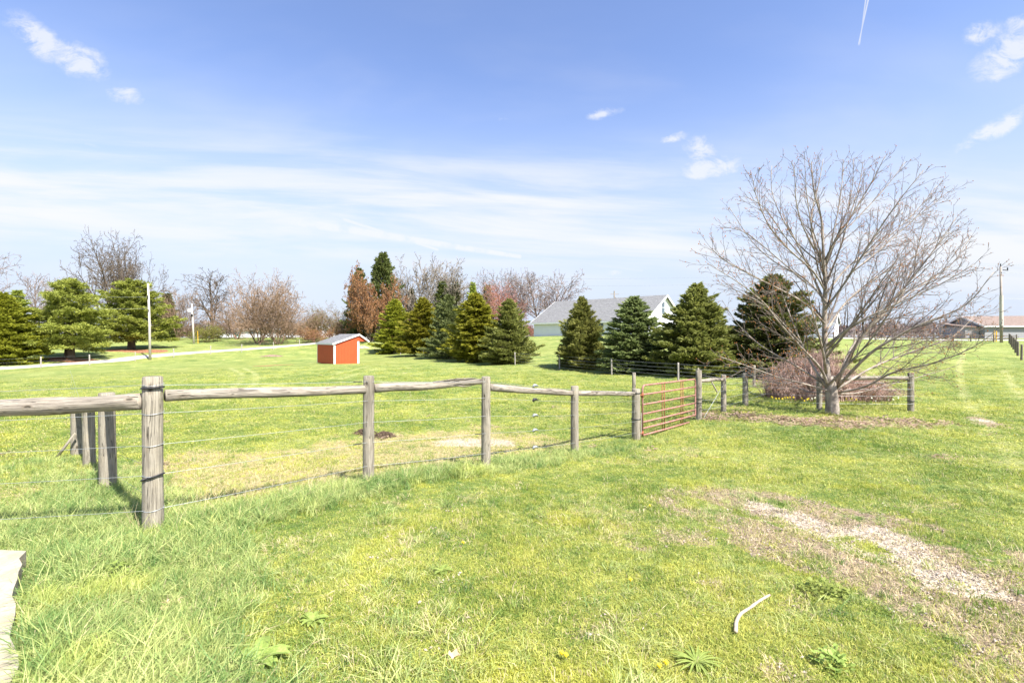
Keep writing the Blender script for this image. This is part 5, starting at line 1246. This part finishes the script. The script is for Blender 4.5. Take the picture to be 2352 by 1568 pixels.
def small_things():
    W_ = [(512, 1383, .10, 16, 'pale broadleaf weed rosette right of the dry brown leaf', .50), (596, 1522, .15, 26, 'large bright broadleaf weed near the bottom edge', .42),
          (720, 1432, .085, 22, 'loose weed clump right of the dry leaf, between two rosettes', .4), (1600, 1530, .13, 46, 'dark narrow-leaved weed tuft at the bottom right of centre', .07),
          (1000, 960, .15, 12, 'small weed clump in the paddock seen beyond the second rail', .3), (1015, 1318, .09, 12, 'small leafy weed in the middle of the lawn', .4)]
    for i, (px, py, R, n, lab, w) in enumerate(W_): rosette('broadleaf_weed', px, py, R, n, lab, 'weed', 'weed', w, i+3, .6, 'weeds growing in the lawn')
    rg2 = random.Random(31)
    for (px, py, w, l, n, lab) in [(1893, 1368, .20, .12, 150, 'clump of small round-leaved weeds right above the white stick'), (265, 1330, .24, .20, 220, 'dark leafy weed in the tall grass near the slab'), (1905, 1530, .10, .07, 60, 'small leafy weed below the white stick to the right')]:
        x, y, z = gp(px, py); root = thing('leafy_weed', (x, y, z), lab, 'weed', 'weeds growing in the lawn'); b = MB()
        for k in range(n):
            a = rg2.uniform(0, 6.28); t = rg2.uniform(0, 1)**.6; c = Vector((math.cos(a)*t*w, math.sin(a)*t*l, rg2.uniform(.02, .10)*(1.25-t))); d = Vector((rg2.gauss(0, 1), rg2.gauss(0, 1), rg2.uniform(.1, .9))).normalized(); s_ = d.cross(UP).normalized()*.011; L_ = rg2.uniform(.022, .04)
            b.poly([c, c+d*L_*.35-s_, c+d*L_*.8-s_*.8, c+d*L_, c+d*L_*.8+s_*.8, c+d*L_*.35+s_])
            if k % 3 == 0: b.tube([(c.x*.3, c.y*.3, 0), c], .0018, 3, False)
        b.build('leaves', M['weed'], root, False, True)
    rng = random.Random(12)
    D_ = [(1288, 1519, 'left bloom of the close dandelion pair near the bottom centre'), (1298, 1524, 'right bloom of the close dandelion pair near the bottom centre'), (1513, 1549, 'dandelion bloom nearest the bottom edge right of centre'), (1528, 1542, 'smaller dandelion beside the one nearest the bottom edge'),
          (1063, 1258, 'dandelion alone in the middle lawn'), (1447, 1345, 'dandelion right of the middle of the lawn'), (1492, 1170, 'dandelion in the lawn below the gate'), (2330, 1003, 'dandelion on the mown strip at right')]
    for px, py, lab in D_:
        x, y, z = gp(px, py); r = thing('dandelion', (x, y, z), lab, 'flower', 'dandelions in the lawn'); hh = .04; b = MB(); b.tube([(0, 0, 0), (.004, .002, hh)], .0022, 5); b.build('stem', M['weed'], r, False, True); b = MB()
        for k in range(34):
            a = k*2.4; el = .15+.95*(k/34); L = .016*rng.uniform(.85, 1.1); d = Vector((math.cos(a)*math.cos(el), math.sin(a)*math.cos(el), math.sin(el))); s = Vector((-math.sin(a), math.cos(a), 0))*.0032; c = Vector((.004, .002, hh))
            b.poly([c, c+d*L*.6+s, c+d*L, c+d*L*.6-s])
        b.tube([(.004, .002, hh-.008), (.004, .002, hh+.008)], [.005, .010], 8); b.build('bloom', M['daff'], r, False, True)
    # daffodils by the fence under the tree
    Pp = []
    for k in range(9): Pp.append((1768+k*6.5+rng.uniform(-3, 3), 927+rng.uniform(-3, 6), 'daff'))
    for k in range(9): Pp.append((1838+k*6+rng.uniform(-3, 3), 930+rng.uniform(-6, 7), 'daffw' if k > 3 else 'daff'))
    for k in range(3): Pp.append((1945+k*9+rng.uniform(-3, 3), 928+rng.uniform(-3, 5), 'daff'))
    for k in range(6): Pp.append((1998+k*13+rng.uniform(-3, 3), 932+rng.uniform(-3, 5), 'daffw'))
    protos = {}
    for px, py, c in Pp:
        x, y, z = gp(px, py); sd = 'left' if px < 1900 else 'right'; cn = 'yellow' if c == 'daff' else 'white'; lab = '%s daffodil blooming just %s of the trunk of the bare tree' % (cn, sd); gr = '%s daffodils %s of the tree trunk' % (cn, sd)
        if c not in protos:
            r = thing('daffodil', (x, y, z), lab, 'flower', gr); b = MB()
            for k in range(9):
                a = k*2.4; s = rng.uniform(.03, .09); h = rng.uniform(.16, .27); wv = Vector((-math.sin(a), math.cos(a), 0))*.006; p0 = Vector((math.cos(a)*.015, math.sin(a)*.015, 0)); p1 = Vector((math.cos(a)*s*.6, math.sin(a)*s*.6, h*.6)); p2 = Vector((math.cos(a)*s*1.3, math.sin(a)*s*1.3, h)); b.poly([p0-wv, p0+wv, p1+wv, p1-wv]); b.poly([p1-wv, p1+wv, p2])
            b.build('leaves', M['weed'], r, False, True); b = MB(); b.tube([(0, 0, 0), (.01, 0, .15), (.02, -.01, .27)], .004, 4); b.build('stem', M['weed'], r, False, True); b = MB(); c0 = Vector((.02, -.02, .275)); fw = Vector((.1, -.9, .25)).normalized(); e1 = fw.cross(UP).normalized(); e2 = e1.cross(fw)
            for k in range(6):
                a = k*math.pi/3; d = e1*math.cos(a)+e2*math.sin(a); s = e1*-math.sin(a)+e2*math.cos(a); b.poly([c0, c0+d*.022+s*.013, c0+d*.045, c0+d*.022-s*.013])
            b.tube([c0, c0+fw*.028], [.009, .015], 8, False); b.build('bloom', M[c], r, False, True); protos[c] = r
        else:
            r = copy_tree(protos[c]); r.location = (x, y, z); r.rotation_euler = (0, 0, rng.uniform(-.8, .8)); r.scale = (rng.uniform(.65, .95),)*3; r['label'] = lab; r['group'] = gr
    # stick
    P = [gp(px, py) for px, py in ((1690, 1462), (1690, 1440), (1700, 1420), (1722, 1408), (1742, 1392), (1768, 1376))]; b = MB(); P = [Vector((x, y, z+.030)) for x, y, z in P]
    Q = []
    for a, c in zip(P[:-1], P[1:]):
        for i in range(3): Q.append(a.lerp(c, i/3))
    Q.append(P[-1]); Q = [Q[0]]+[(Q[i-1]+Q[i]*2+Q[i+1])/4 for i in range(1, len(Q)-1)]+[Q[-1]]
    b.tube(Q, [.0115*(1-.35*i/len(Q))*rng.uniform(.92, 1.08) for i in range(len(Q))], 9, True, .06, 0, rng); b.tube([Q[-2], Q[-2]+Vector((-.02, .06, .02))], [.003, .001], 5)
    tag(b.build('stick', M['stick'], None, True), 'bleached curved stick lying on the lawn at lower right', 'stick')
    for px, py, s, lab, m in ((396, 1392, .062, 'dry tan oak leaf lying in the lawn left of the weed rosette', 'leafbrown'), (1037, 1515, .038, 'small pinkish dead leaf near the bottom centre', 'leafbrown'), (378, 1408, .035, 'small curled brown leaf beside the dry oak leaf', 'leafbrown')):
        x, y, z = gp(px, py); b = MB(); c0 = Vector((x, y, z+.035)); n = 14; rim = []
        for k in range(n): a = 6.283*k/n; r = s*(1.0 if k % 2 else .5)*(1+.4*math.cos(a)); rim.append(c0+Vector((math.cos(a)*r, math.sin(a)*r*.8, .018*math.sin(a*2+1))))
        for k in range(n): b.poly([c0, rim[k], rim[(k+1) % n]])
        b.tube([c0-Vector((s*.4, 0, 0)), c0-Vector((s*1.2, .01, .01))], .0015, 4); tag(b.build('dead_leaf', M[m]), lab, 'leaf')
small_things()
